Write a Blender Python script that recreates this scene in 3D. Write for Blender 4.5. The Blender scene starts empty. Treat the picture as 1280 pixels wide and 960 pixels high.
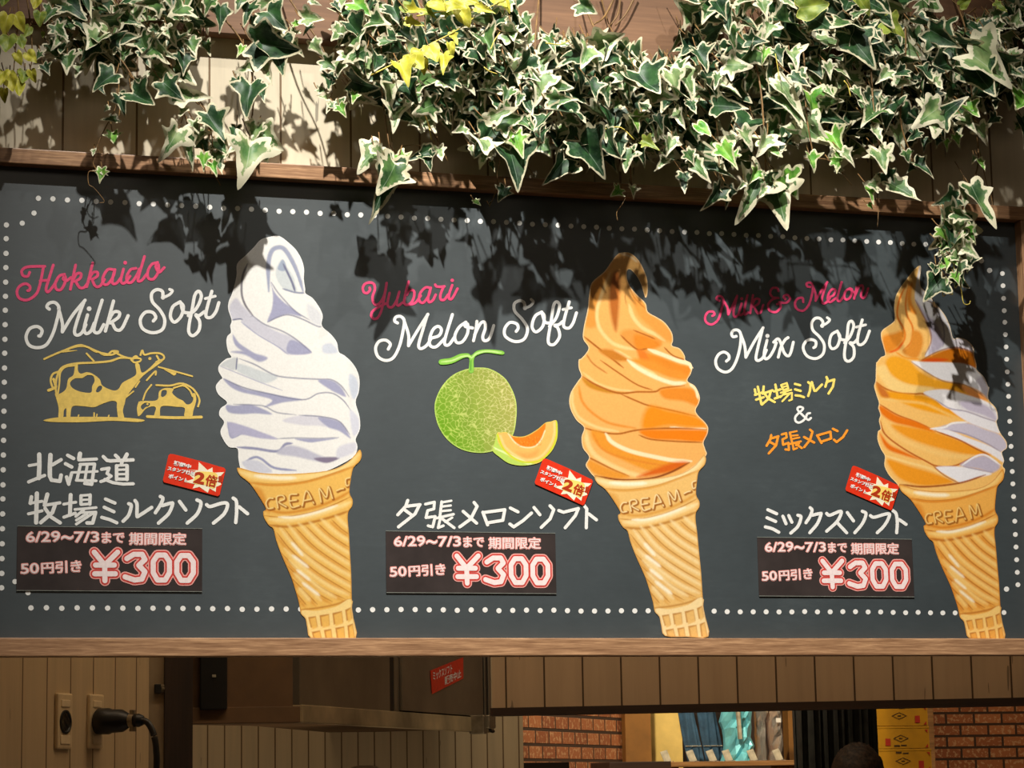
import bpy, bmesh, math, random
import numpy as np
from mathutils import Vector, Matrix
from mathutils.geometry import delaunay_2d_cdt

random.seed(7); RNG = np.random.default_rng(7)
S = bpy.context.scene
COL = S.collection

# ------------------------------------------------------------------ camera, world, lights, exposure
FPX = 3100.0
PITCH, YAW, ROLL = math.radians(9.20), math.radians(17.42), math.radians(-1.01)
def cam_axes():
    cy, sy, cp, sp = math.cos(YAW), math.sin(YAW), math.cos(PITCH), math.sin(PITCH)
    d = Vector((sy*cp, cy*cp, sp)); r = Vector((cy, -sy, 0)); u = r.cross(d)
    cr, sr = math.cos(ROLL), math.sin(ROLL)
    return r*cr + u*sr, u*cr - r*sr, d
CR, CU, CD = cam_axes()
CAM = Vector((0, 0, 2.4)) - CD*5.2
cd = bpy.data.cameras.new('camera'); cam = bpy.data.objects.new('camera', cd); COL.objects.link(cam)
cd.sensor_width = 36; cd.lens = FPX/1280*36; cd.clip_start = 0.05; cd.clip_end = 100
cam.matrix_world = Matrix.Translation(CAM) @ Matrix((CR, CU, -CD)).transposed().to_4x4()
S.camera = cam
S.view_settings.view_transform = 'Standard'; S.view_settings.look = 'None'
S.view_settings.exposure = 0.0; S.view_settings.gamma = 1.0; S.view_settings.use_curve_mapping = False
w = bpy.data.worlds.new('world'); S.world = w; w.use_nodes = True
w.node_tree.nodes['Background'].inputs[0].default_value = (1.0, 0.78, 0.55, 1)
w.node_tree.nodes['Background'].inputs[1].default_value = 0.035
S.cycles.max_bounces = 6; S.cycles.transparent_max_bounces = 12
try: S.cycles.use_denoising = True
except Exception: pass

def spot(name, loc, target, power, color, cone=70, blend=.5, radius=.02):
    l = bpy.data.lights.new(name, 'SPOT'); l.energy = power; l.color = color
    l.spot_size = math.radians(cone); l.spot_blend = blend; l.shadow_soft_size = radius
    o = bpy.data.objects.new(name, l); COL.objects.link(o); o.location = loc
    o.rotation_euler = (Vector(target)-Vector(loc)).to_track_quat('-Z', 'Y').to_euler()
    o['kind'] = 'helper'
    return o
def area(name, loc, target, power, color, sx, sy):
    l = bpy.data.lights.new(name, 'AREA'); l.energy = power; l.color = color; l.shape = 'RECTANGLE'; l.size = sx; l.size_y = sy
    o = bpy.data.objects.new(name, l); COL.objects.link(o); o.location = loc
    o.rotation_euler = (Vector(target)-Vector(loc)).to_track_quat('-Z', 'Y').to_euler()
    return o
WARM = (1.0, 0.965, 0.90)
spot('spot_light', (-.74, -2.05, 5.20), (.24, 0, 1.98), 890, WARM, 52, 1.0, .03)
spot('spot_light', (.36, -2.05, 5.20), (.50, 0, 1.98), 260, WARM, 40, 1.0, .035)
spot('spot_light', (-.25, -1.45, 5.25), (-.35, 0, 2.0), 90, WARM, 46, 1.0, .04)
area('hall_fill', (0, -4.8, 4.6), (0, -.5, 2.6), 12, (1, .84, .66), 3, 1)  # unseen lamp added as weak ambient fill from the front
area('kitchen_fill', (.15, .22, 3.3), (.2, 1.3, 1.75), 15, (1, .76, .50), 2.6, .12)  # unseen strip added behind the fascia to brighten valance and left wall
area('kitchen_fill', (-.05, 2.75, 3.0), (.0, 3.2, 1.6), 4.5, (1, .76, .48), .8, .1)  # unseen strip added behind the cabinet to brighten the planks below it
area('kitchen_fill', (.2, 2.1, 1.15), (.25, 3.2, 1.62), 2.6, (1, .80, .54), 1.2, .1)  # low lamp out of view, added to lift the plank wall and lid
area('kitchen_fill', (1.15, 2.3, 3.3), (1.0, 3.2, 1.6), 7, (1, .86, .62), .3, .3)  # unseen lamp for the lit right end of the kitchen planks
spot('shop_light', (2.1, 5.6, 4.5), (3.2, 8.0, 1.7), 640, (1, .84, .60), 50, .6, .08)
area('shop_light', (4.8, 6.2, 4.3), (5.2, 9.0, 1.6), 60, (1, .80, .56), 1.5, .6)  # extra unseen lamp, aimed to brighten the cartons and back wall

# ------------------------------------------------------------------ helpers
def at(px, py, Y):
    v = CR*((px-640)/FPX) + CU*((480-py)/FPX) + CD
    t = (Y-CAM.y)/v.y
    return CAM + v*t
def at_z(px, py, Z):
    v = CR*((px-640)/FPX) + CU*((480-py)/FPX) + CD
    return CAM + v*((Z-CAM.z)/v.z)
def at_np(p, Y):
    p = np.asarray(p, float); r, u, d = (np.array(a) for a in (CR, CU, CD))
    v = ((p[:, 0]-640)/FPX)[:, None]*r + ((480-p[:, 1])/FPX)[:, None]*u + d
    t = (Y-CAM.y)/v[:, 1]
    return np.array(CAM) + v*t[:, None]
def zf(x0, y0, s):                      # a zoomed crop's coordinates -> picture coordinates
    return lambda pts: [(x0+x/s, y0+y/s) for x, y in pts]
def lin(c):
    c = np.asarray(c, float)/255.0
    return np.where(c <= .04045, c/12.92, ((c+.055)/1.055)**2.4)
def rgba(c): return tuple(float(x) for x in lin(c)) + (1.0,)

def link(name, me, mat, parent=None):
    o = bpy.data.objects.new(name, me); COL.objects.link(o)
    if mat is not None: me.materials.append(mat)
    if parent is not None: o.parent = parent
    return o
def root_at(name, loc, label, cat, group=None, rot=(0, 0, 0)):
    o = bpy.data.objects.new(name, None); COL.objects.link(o); o.location = loc; o.rotation_euler = rot
    o.empty_display_size = .05
    o['label'] = label; o['category'] = cat
    if group: o['group'] = group
    return o
def tag(o, label, cat, group=None):
    o['label'] = label; o['category'] = cat
    if group: o['group'] = group
    return o
def structure(o): o['kind'] = 'structure'; return o
def mesh_of(name, verts, faces, base=(0, 0, 0), smooth=False):
    me = bpy.data.meshes.new(name); b = np.asarray(base, float)
    me.from_pydata([tuple(np.asarray(v, float)-b) for v in verts], [], faces); me.update()
    if smooth: me.polygons.foreach_set('use_smooth', [True]*len(me.polygons))
    return me
def from_bm(name, bm, mat, parent=None, smooth=False):
    me = bpy.data.meshes.new(name); bmesh.ops.recalc_face_normals(bm, faces=bm.faces); bm.to_mesh(me); bm.free()
    if smooth: me.polygons.foreach_set('use_smooth', [True]*len(me.polygons))
    return link(name, me, mat, parent)
def bm_box(bm, lo, hi, bevel=0.0, mtx=None):
    r = bmesh.ops.create_cube(bm, size=1.0); vs = r['verts']
    c = [(a+b)/2 for a, b in zip(lo, hi)]; s = [abs(b-a) for a, b in zip(lo, hi)]
    for v in vs: v.co = Vector((c[0]+v.co.x*s[0], c[1]+v.co.y*s[1], c[2]+v.co.z*s[2]))
    if bevel:
        es = list({e for v in vs for e in v.link_edges})
        g = bmesh.ops.bevel(bm, geom=es, offset=bevel, segments=2, affect='EDGES', profile=.6)
        vs = list({v for f in g['faces'] for v in f.verts} | {v for v in vs if v.is_valid})
    if mtx is not None: bmesh.ops.transform(bm, matrix=mtx, verts=[v for v in vs if v.is_valid])
    return vs
def bm_prism(bm, plan, z0, z1):          # plan: list of (x, y) corners
    a = [bm.verts.new((x, y, z0)) for x, y in plan]; b = [bm.verts.new((x, y, z1)) for x, y in plan]
    n = len(plan)
    bm.faces.new(a[::-1]); bm.faces.new(b)
    for i in range(n): bm.faces.new((a[i], a[(i+1) % n], b[(i+1) % n], b[i]))
def bm_tube(bm, pts, rad, seg=10, cap=True):
    pts = [Vector(p) for p in pts]; n = len(pts); rads = rad if isinstance(rad, (list, tuple)) else [rad]*n
    rings = []; up = Vector((0, .3, 1)).normalized()
    for i, p in enumerate(pts):
        t = (pts[min(i+1, n-1)]-pts[max(i-1, 0)]).normalized()
        a = t.cross(up)
        if a.length < 1e-3: a = t.cross(Vector((1, 0, 0)))
        a.normalize(); b = t.cross(a).normalized()
        rings.append([bm.verts.new(p+(a*math.cos(k*2*math.pi/seg)+b*math.sin(k*2*math.pi/seg))*rads[i]) for k in range(seg)])
    for i in range(n-1):
        for k in range(seg):
            bm.faces.new((rings[i][k], rings[i][(k+1) % seg], rings[i+1][(k+1) % seg], rings[i+1][k]))
    if cap: bm.faces.new(rings[0][::-1]); bm.faces.new(rings[-1])
def bm_lathe(bm, prof, seg=20, mtx=None):  # profile (r, z) about z
    rings = [[bm.verts.new((r*math.cos(k*2*math.pi/seg), r*math.sin(k*2*math.pi/seg), z)) for k in range(seg)] for r, z in prof]
    for i in range(len(prof)-1):
        for k in range(seg):
            bm.faces.new((rings[i][k], rings[i][(k+1) % seg], rings[i+1][(k+1) % seg], rings[i+1][k]))
    bm.faces.new(rings[0][::-1]); bm.faces.new(rings[-1])
    if mtx is not None: bmesh.ops.transform(bm, matrix=mtx, verts=[v for r in rings for v in r])
def crom(pts, n=8, closed=False):         # Catmull-Rom through the points
    p = np.asarray(pts, float)
    if len(p) < 3 and not closed: return p
    if closed: q = np.vstack([p[-1], p, p[0], p[1]])
    else: q = np.vstack([2*p[0]-p[1], p, 2*p[-1]-p[-2]])
    out = []
    t = np.linspace(0, 1, n, endpoint=False)[:, None]
    for i in range(len(q)-3):
        a, b, c, d = q[i:i+4]
        out.append(.5*((2*b)+(c-a)*t+(2*a-5*b+4*c-d)*t**2+(3*b-a-3*c+d)*t**3))
    if not closed: out.append(p[-1:])
    return np.vstack(out)

# ---------------------------------------------------------------- materials
MATS = {}
def nodes(name):
    m = bpy.data.materials.new(name); m.use_nodes = True
    nt = m.node_tree; b = nt.nodes['Principled BSDF']; MATS[name] = m
    return m, nt, b
def N(nt, typ, **kw):
    n = nt.nodes.new(typ)
    for k, v in kw.items():
        if k.startswith('i_'): n.inputs[int(k[2:]) if k[2:].isdigit() else k[2:]].default_value = v
        else: setattr(n, k, v)
    return n
def ramp(nt, fac, stops):
    r = nt.nodes.new('ShaderNodeValToRGB'); e = r.color_ramp.elements
    while len(e) < len(stops): e.new(.5)
    for k, (p, c) in enumerate(stops): e[k].position = p; e[k].color = c if len(c) == 4 else rgba(c)
    nt.links.new(fac, r.inputs[0]); return r
def mth(nt, op, a, b=None):
    n = nt.nodes.new('ShaderNodeMath'); n.operation = op
    for i, v in enumerate((a, b)):
        if v is None: continue
        if isinstance(v, (int, float)): n.inputs[i].default_value = v
        else: nt.links.new(v, n.inputs[i])
    return n.outputs[0]
def mixc(nt, fac, a, b, mode='MIX'):
    n = nt.nodes.new('ShaderNodeMix'); n.data_type = 'RGBA'; n.blend_type = mode
    for s, v in ((0, fac), (6, a), (7, b)):
        if isinstance(v, (int, float)): n.inputs[s].default_value = v
        elif isinstance(v, tuple): n.inputs[s].default_value = v if len(v) == 4 else rgba(v)
        else: nt.links.new(v, n.inputs[s])
    return n.outputs[2]
def bump(nt, b, h, strength=.3, dist=.002):
    n = nt.nodes.new('ShaderNodeBump'); n.inputs['Strength'].default_value = strength; n.inputs['Distance'].default_value = dist
    nt.links.new(h, n.inputs['Height']); nt.links.new(n.outputs[0], b.inputs['Normal'])
def coords(nt, scale=(1, 1, 1), rot=(0, 0, 0), kind='Object'):
    tc = nt.nodes.new('ShaderNodeTexCoord'); mp = nt.nodes.new('ShaderNodeMapping')
    mp.inputs['Scale'].default_value = scale; mp.inputs['Rotation'].default_value = rot
    nt.links.new(tc.outputs[kind], mp.inputs[0]); return mp.outputs[0]
def noise(nt, vec, scale, detail=4, rough=.55):
    n = nt.nodes.new('ShaderNodeTexNoise'); n.inputs['Scale'].default_value = scale; n.inputs['Detail'].default_value = detail
    n.inputs['Roughness'].default_value = rough; nt.links.new(vec, n.inputs['Vector']); return n.outputs['Fac']
def plain(name, c, rough=.6, var=.12, scale=30, metal=0.0, spec=.5, emit=None):
    m, nt, b = nodes(name)
    v = coords(nt); f = noise(nt, v, scale)
    lo = tuple(max(0, x*(1-var)) for x in c); hi = tuple(min(255, x*(1+var)) for x in c)
    r = ramp(nt, f, [(.3, lo), (.7, hi)])
    nt.links.new(r.outputs[0], b.inputs['Base Color'])
    b.inputs['Roughness'].default_value = rough; b.inputs['Metallic'].default_value = metal
    b.inputs['Specular IOR Level'].default_value = spec
    return m
def painted(name, rough=.4, spec=.35, attr='paint'):      # printed picture: colours stored on the mesh
    m, nt, b = nodes(name)
    a = nt.nodes.new('ShaderNodeAttribute'); a.attribute_name = attr
    v = coords(nt); f = noise(nt, v, 260, 3)
    r = ramp(nt, f, [(.3, (244, 244, 244)), (.7, (255, 255, 255))])
    c = mixc(nt, 1.0, a.outputs['Color'], r.outputs[0], 'MULTIPLY')
    nt.links.new(c, b.inputs['Base Color']); b.inputs['Roughness'].default_value = rough
    b.inputs['Specular IOR Level'].default_value = spec
    return m
def wood(name, dark, light, scale=1.0, axis=0, rough=.5):
    m, nt, b = nodes(name)
    sc = [60*scale]*3; sc[axis] = 3*scale
    v = coords(nt, tuple(sc)); f = noise(nt, v, 1.0, 6, .62); f2 = noise(nt, v, 4.0, 3)
    fm = mth(nt, 'ADD', mth(nt, 'MULTIPLY', f, .75), mth(nt, 'MULTIPLY', f2, .25))
    r = ramp(nt, fm, [(.34, dark), (.52, tuple((a+c)/2 for a, c in zip(dark, light))), (.66, light)])
    nt.links.new(r.outputs[0], b.inputs['Base Color']); b.inputs['Roughness'].default_value = rough
    bump(nt, b, fm, .25, .001); return m
def planks(name, base, groove, width, axis='X', off=0.0, streak=(0.94, 1.0), knots=None, var=.05):
    m, nt, b = nodes(name)
    tc = nt.nodes.new('ShaderNodeTexCoord'); sp = nt.nodes.new('ShaderNodeSeparateXYZ'); nt.links.new(tc.outputs['Object'], sp.inputs[0])
    u = mth(nt, 'DIVIDE', mth(nt, 'ADD', sp.outputs[axis], off+50), width)
    fr = mth(nt, 'FRACT', u); fl = mth(nt, 'FLOOR', u)
    d = mth(nt, 'ABSOLUTE', mth(nt, 'SUBTRACT', fr, .5))
    g = mth(nt, 'GREATER_THAN', d, .5-.0022/width)
    wn = nt.nodes.new('ShaderNodeTexWhiteNoise'); wn.noise_dimensions = '1D'; nt.links.new(fl, wn.inputs['W'])
    v = coords(nt, (26, 26, 1.6)); n1 = noise(nt, v, 1.3, 5, .6)
    lo = tuple(x*streak[0] for x in base)
    c = ramp(nt, n1, [(.32, lo), (.6, base)]).outputs[0]
    c = mixc(nt, mth(nt, 'MULTIPLY', wn.outputs['Value'], var*2), c, tuple(x*.72 for x in base))
    v2 = coords(nt, (55, 55, 5)); n2 = noise(nt, v2, 1.0, 2)
    c = mixc(nt, mth(nt, 'MULTIPLY', mth(nt, 'GREATER_THAN', n2, .715), .75), c, knots or tuple(x*.55 for x in base))
    c = mixc(nt, g, c, groove)
    nt.links.new(c, b.inputs['Base Color']); b.inputs['Roughness'].default_value = .55
    bump(nt, b, mth(nt, 'SUBTRACT', 1.0, g), .6, .003)
    return m
def bricks(name, axis='X', bw=.21, bh=.065, c1=(150, 84, 48), c2=(190, 118, 70), mort=(70, 48, 30)):
    m, nt, b = nodes(name)
    tc = nt.nodes.new('ShaderNodeTexCoord'); sp = nt.nodes.new('ShaderNodeSeparateXYZ'); nt.links.new(tc.outputs['Object'], sp.inputs[0])
    cb = nt.nodes.new('ShaderNodeCombineXYZ'); nt.links.new(sp.outputs[axis], cb.inputs[0]); nt.links.new(sp.outputs['Z'], cb.inputs[1])
    t = nt.nodes.new('ShaderNodeTexBrick'); nt.links.new(cb.outputs[0], t.inputs['Vector'])
    t.inputs['Scale'].default_value = 1; t.inputs['Brick Width'].default_value = bw; t.inputs['Row Height'].default_value = bh+.012
    t.inputs['Mortar Size'].default_value = .0095; t.inputs['Mortar Smooth'].default_value = .3; t.inputs['Bias'].default_value = 0
    t.inputs['Color1'].default_value = rgba(c1); t.inputs['Color2'].default_value = rgba(c2); t.inputs['Mortar'].default_value = rgba(mort)
    n1 = noise(nt, cb.outputs[0], 38, 4)
    k = mth(nt, 'MULTIPLY', mth(nt, 'GREATER_THAN', n1, .56), mth(nt, 'SUBTRACT', 1.0, t.outputs['Fac']))
    c = mixc(nt, mth(nt, 'MULTIPLY', k, .45), t.outputs['Color'], (228, 190, 140))
    nt.links.new(c, b.inputs['Base Color']); b.inputs['Roughness'].default_value = .8
    bump(nt, b, mth(nt, 'SUBTRACT', 1.0, t.outputs['Fac']), .6, .006); return m

# ---------------------------------------------------------------- flat print: ribbons, fills, painted sheets
def inside(loops, p):
    p = np.asarray(p, float); r = np.zeros(len(p), bool)
    for L in loops:
        L = np.asarray(L, float); M = np.roll(L, -1, 0)
        for (x0, y0), (x1, y1) in zip(L, M):
            if y0 == y1: continue
            c = ((y0 > p[:, 1]) != (y1 > p[:, 1])) & (p[:, 0] < (x1-x0)*(p[:, 1]-y0)/(y1-y0)+x0)
            r ^= c
    return r
def seg_dist(p, path, closed=False):
    path = np.asarray(path, float)
    if closed: path = np.vstack([path, path[:1]])
    d = np.full(len(p), 1e9); tt = np.zeros(len(p)); L = len(path)-1
    for i in range(L):
        a, b = path[i], path[i+1]; ab = b-a; q = max(ab@ab, 1e-12)
        t = np.clip(((p-a)@ab)/q, 0, 1); e = np.hypot(*(p-a-t[:, None]*ab).T)
        k = e < d; d[k] = e[k]; tt[k] = (i+t[k])/L
    return d, tt
def tri(loops, extra=None):               # even-odd fill of closed loops -> points, triangles
    pts = []; ed = []
    for L in loops:
        k = len(pts); n = len(L); pts += [tuple(map(float, q)) for q in L]; ed += [(k+i, k+(i+1) % n) for i in range(n)]
    if extra is not None: pts += [tuple(map(float, q)) for q in extra]
    V, E, F, _, _, _ = delaunay_2d_cdt([Vector(q) for q in pts], ed, [], 0, 1e-5)
    V = np.array([tuple(v) for v in V]); F = np.array([f for f in F if len(f) == 3])
    c = V[F].mean(1); F = F[inside(loops, c)]
    return V, F
class Print:                               # collects flat shapes drawn in picture coordinates on one plane
    def __init__(s): s.V = []; s.F = []; s.D = []; s.k = 0
    def add(s, V, F, lift=0.0):
        o = len(s.V); s.V += [tuple(v) for v in V]; s.F += [tuple(int(i)+o for i in f) for f in F]; s.D += [lift]*len(V)
    def ribbon(s, pts, wdt, n=8, smooth=True, closed=False, taper=None):
        p = crom(pts, n, closed) if smooth else np.asarray(pts, float)
        if closed: p = np.vstack([p, p[:1]])
        keep = [0]+[i for i in range(1, len(p)) if np.hypot(*(p[i]-p[i-1])) > 1e-4]; p = p[keep]
        t = np.gradient(p, axis=0) if len(p) > 2 else np.vstack([p[1]-p[0]]*2)
        t /= np.maximum(np.hypot(t[:, 0], t[:, 1]), 1e-9)[:, None]; nrm = np.stack([-t[:, 1], t[:, 0]], 1)
        h = np.full(len(p), wdt/2.0)
        if taper is not None: h *= np.interp(np.linspace(0, 1, len(p)), np.linspace(0, 1, len(taper)), taper)
        s.k += 1; lift = (s.k % 24)*1.5e-5
        if not smooth:                     # straight pieces with round joints
            for i in range(len(p)-1):
                d = p[i+1]-p[i]; d /= np.hypot(*d); q = np.array([-d[1], d[0]])
                s.add([p[i]+q*h[i], p[i]-q*h[i], p[i+1]-q*h[i+1], p[i+1]+q*h[i+1]], [(0, 1, 2, 3)], lift+i*4e-6)
            for i in range(len(p)): s.disc(p[i], h[i], lift=lift+2e-6+i*4e-6)
            return
        A = p+nrm*h[:, None]; B = p-nrm*h[:, None]; m = len(p)
        lf = lift+np.linspace(0, 6e-5, m); o = len(s.V); s.add(np.vstack([A, B]), [(i, i+m, i+m+1, i+1) for i in range(m-1)]); s.D[o:] = list(lf)*2
        if not closed: s.disc(p[0], h[0], lift=lift-3e-6); s.disc(p[-1], h[-1], lift=lift+6.4e-5)
    def disc(s, c, r, n=14, lift=0.0):
        a = np.arange(n)*2*math.pi/n; s.add(np.stack([c[0]+r*np.cos(a), c[1]+r*np.sin(a)], 1), [tuple(range(n))], lift)
    def fill(s, *loops, smooth=True, n=5):
        L = [crom(l, n, True) if smooth else np.asarray(l, float) for l in loops]
        V, F = tri(L); s.k += 1; s.add(V, F, (s.k % 24)*1.5e-5)
    def build(s, name, Y, mat, parent, base=None):
        W = at_np(np.array(s.V), Y); W[:, 1] -= np.array(s.D)
        b = parent.matrix_world.translation if base is None else base
        return link(name, mesh_of(name, W, s.F, b), mat, parent)

class Painting:                            # a painted print: colour at many points of a shape
    def __init__(s, outline, step, n=5, holes=()):
        L = [crom(outline, n, True)]+[crom(h, n, True) for h in holes]
        a = L[0]; x0, y0 = a.min(0); x1, y1 = a.max(0)
        gx, gy = np.meshgrid(np.arange(x0, x1, step), np.arange(y0, y1, step)); gx[1::2] += step/2
        g = np.stack([gx.ravel(), gy.ravel()], 1); g = g[inside(L, g)]
        d, _ = seg_dist(g, L[0], True); g = g[d > step*.45]
        s.V, s.F = tri(L, g); s.C = np.ones((len(s.V), 3)); s.L = L
        s.edge, _ = seg_dist(s.V, L[0], True)
    def _mix(s, a, c):
        a = np.clip(a, 0, 1)[:, None]; c = lin(c) if np.ndim(c) == 1 else c
        s.C = s.C*(1-a)+c*a
    def wash(s, c): s.C[:] = lin(c)
    def poly(s, pts, c, feather=1.0, alpha=1.0, c2=None, smooth=True):
        L = crom(pts, 5, True) if smooth else np.asarray(pts, float); lo, hi = L.min(0)-feather*2, L.max(0)+feather*2
        k = np.where(((s.V > lo) & (s.V < hi)).all(1))[0]
        if not len(k): return
        p = s.V[k]; d, _ = seg_dist(p, L, True); d = np.where(inside([L], p), d, -d)
        a = np.zeros(len(s.V)); a[k] = alpha*np.clip(d/max(feather, .01)+.5, 0, 1)
        if c2 is not None:                 # left-to-right blend of two paint colours
            t = np.clip((s.V[:, 0]-L[:, 0].min())/max(np.ptp(L[:, 0]), 1e-6), 0, 1)[:, None]
            s._mix(a, lin(c)*(1-t)+lin(c2)*t)
        else: s._mix(a, c)
    def line(s, pts, wdt, c, feather=.8, alpha=1.0, taper=True):
        L = crom(pts, 6); lo, hi = L.min(0)-wdt-feather, L.max(0)+wdt+feather
        k = np.where(((s.V > lo) & (s.V < hi)).all(1))[0]
        if not len(k): return
        d, t = seg_dist(s.V[k], L); h = wdt/2*(np.clip(np.minimum(t, 1-t)*6+.35, 0, 1) if taper else 1)
        a = np.zeros(len(s.V)); a[k] = alpha*np.clip((h-d)/max(feather, .01)+.5, 0, 1); s._mix(a, c)
    def rim(s, wdt, c, feather=.8, alpha=1.0): s._mix(alpha*np.clip((wdt-s.edge)/feather+.5, 0, 1), c)
    def build(s, name, Y, mat, parent, base=None, lift=0.0):
        W = at_np(s.V, Y); b = parent.matrix_world.translation if base is None else base
        me = mesh_of(name, W, [tuple(int(i) for i in f) for f in s.F], b)
        at_ = me.color_attributes.new('paint', 'FLOAT_COLOR', 'POINT')
        at_.data.foreach_set('color', np.hstack([s.C, np.ones((len(s.C), 1))]).astype(np.float32).ravel())
        return link(name, me, mat, parent)

def text_shape(body, quad, offset=0.0, shear=0.0):
    """glyph outlines of a text fitted into a quad given in picture coordinates (TL, TR, BR, BL)"""
    c = bpy.data.curves.new('lettering', 'FONT'); c.body = body; c.offset = 0; c.resolution_u = 3
    o = bpy.data.objects.new('lettering', c); COL.objects.link(o); bpy.context.view_layer.update()
    dg = bpy.context.evaluated_depsgraph_get(); e = o.evaluated_get(dg); m = e.to_mesh()
    V0 = np.array([v.co[:2] for v in m.vertices]); lo, hi = V0.min(0), V0.max(0); e.to_mesh_clear()
    c.offset = offset; bpy.context.view_layer.update()
    dg = bpy.context.evaluated_depsgraph_get(); e = o.evaluated_get(dg); m = e.to_mesh()
    V = np.array([v.co[:2] for v in m.vertices]); F = [tuple(p.vertices) for p in m.polygons]; e.to_mesh_clear()
    bpy.data.objects.remove(o); bpy.data.curves.remove(c)
    uv = (V-lo)/(hi-lo); u, v = uv[:, :1], 1-uv[:, 1:]
    tl, tr, br, bl = (np.array(q, float) for q in quad)
    return (tl*(1-u)*(1-v)+tr*u*(1-v)+br*u*v+bl*(1-u)*v), F
# ------------------------------------------------------------------ materials used
M_board = None
def board_mat():
    m, nt, b = nodes('chalkboard_print')
    v = coords(nt); f = noise(nt, v, 5, 6, .65); f2 = noise(nt, coords(nt, (9, 1, 30)), 3, 5, .7)
    fm = mth(nt, 'ADD', mth(nt, 'MULTIPLY', f, .6), mth(nt, 'MULTIPLY', f2, .4))
    r = ramp(nt, fm, [(.35, (46, 55, 58)), (.55, (53, 62, 65)), (.75, (66, 75, 77))])
    nt.links.new(r.outputs[0], b.inputs['Base Color']); b.inputs['Roughness'].default_value = .5; b.inputs['IOR'].default_value = 1.6
    b.inputs['Specular IOR Level'].default_value = .8; return m
M_board = board_mat()
M_walnut = wood('walnut_frame', (132, 94, 64), (206, 160, 118), 2.3, 0, .45)
M_walnut_up = wood('walnut_frame_upright', (132, 94, 64), (206, 160, 118), 2.3, 2, .45)
M_white = plain('white_print', (236, 234, 228), .5, .03, 200)
M_pink = plain('pink_print', (232, 72, 118), .45, .06, 150)
M_yellow = plain('yellow_print', (228, 194, 96), .5, .05, 120)
M_lemon = plain('lemon_print', (244, 218, 110), .5, .04, 120)
M_orange = plain('orange_print', (245, 150, 40), .5, .05, 120)
M_paint = painted('painted_print')

# ------------------------------------------------------------------ the menu board
pTL, pTR = at(0, 208, 0), at(1268, 278, 0)
ZT = (pTL.z+pTR.z)/2; ZB = at(640, 797.5, -.03).z; XR = at(1268, 278, -.0).x; XL = at(-34, 500, 0).x
board = root_at('menu_board', (at(640, 820, .02).x, .02, ZB-.035),
    'long dark chalkboard-style ice cream menu board in a walnut frame on the plank wall', 'menu board')
bpy.context.view_layer.update()
B0 = Vector(board.location)
def bbox_part(name, lo, hi, mat, parent, bev=.002, base=None):
    bm = bmesh.new(); b = Vector(parent.location if base is None else base)
    bm_box(bm, Vector(lo)-b, Vector(hi)-b, bev); return from_bm(name, bm, mat, parent)
bbox_part('panel', (XL, 0, ZB-.02), (XR, .022, ZT+.01), M_board, board, 0)
RH = .036; FT = -.03                       # rail height, rail front
bbox_part('frame_rail', (XL-RH, FT, ZB-RH), (XR+RH, .022, ZB), M_walnut, board)
bbox_part('frame_rail', (XL-RH, FT, ZT), (XR+RH, .022, ZT+RH*.86), M_walnut, board)
bbox_part('frame_stile', (XR, FT+.001, ZB), (XR+RH, .022, ZT), M_walnut_up, board)
bbox_part('frame_stile', (XL-RH, FT+.001, ZB), (XL, .022, ZT), M_walnut_up, board)

Y1, Y2, Y3 = -.0006, -.0010, -.0014         # print layers on the board face
# dotted border
pr = Print()
def dots_between(a, b, n):
    A, B = at(*a, 0), at(*b, 0)
    for i in range(n):
        q = A.lerp(B, i/(n-1)); v = q-CAM; zc = v.dot(CD)
        px, py = 640+FPX*v.dot(CR)/zc, 480-FPX*v.dot(CU)/zc
        j = random.uniform(-.5, .5)
        pr.disc((px, py+j), 3.3*5.0/v.length+.1, 12, (i % 3)*1e-5)
dots_between((48, 248), (1157, 305.5), 69)
for d in ((42.5, 266.4), (27.8, 279), (1190, 310), (1207, 311), (1212, 320), (1226.7, 326), (1237, 338), (18.7, 727), (35, 741), (1258.2, 736.4)): pr.disc(d, 3.3, 12)
dots_between((8, 281), (2, 735), 26); dots_between((1253, 342), (1272.4, 731), 26); dots_between((38.7, 760), (1255, 766), 72)
pr.build('border_marking', Y1, M_white, board)

def strokes(name, fr, wd, mat, items, dots=(), smooth=True, Y=Y1, parent=board):
    p = Print()
    for it in items:
        ww = wd
        if isinstance(it, tuple): ww, it = it
        p.ribbon(fr(it), ww, 7, smooth)
    for d, r in dots: p.disc(fr([d])[0], r, 14, 1e-5)
    return p.build(name, Y, mat, parent)

# script headings
strokes('lettering', zf(10, 310, 6.095), 3.5, M_pink, [
 [(165,185),(150,215),(115,210),(105,175),(135,148),(200,140),(280,140)],
 [(270,145),(245,270),(215,350),(150,395),(90,385),(68,340),(85,295),(130,272),(165,290),(165,320),(150,325)],
 [(245,250),(310,245)], [(345,130),(310,240),(290,310),(305,335),(345,290),(375,240)],
 [(430,200),(390,215),(360,270),(370,315),(405,315),(435,260),(435,215),(420,235),(445,250),(480,225)],
 [(515,130),(475,315)], [(490,260),(520,200),(555,195),(550,230),(510,255)], [(515,255),(545,300),(580,300),(612,260)],
 [(645,115),(600,295)], [(615,245),(645,190),(680,185),(680,215),(640,240)], [(640,240),(665,290),(700,290),(735,240)],
 [(805,165),(760,165),(725,220),(725,270),(760,275),(800,220),(815,165)], [(812,170),(795,240),(800,272),(830,265),(865,220)],
 [(880,160),(860,240),(870,268),(895,262),(930,215)],
 [(975,155),(935,165),(905,215),(910,260),(945,258),(985,200),(1000,160)], [(1040,65),(1000,200),(990,250),(1020,245),(1055,200)],
 [(1140,110),(1095,125),(1065,180),(1070,230),(1110,235),(1145,180),(1145,125),(1125,140),(1150,185),(1190,150)]], [((893,112), 2.4)])
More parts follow.
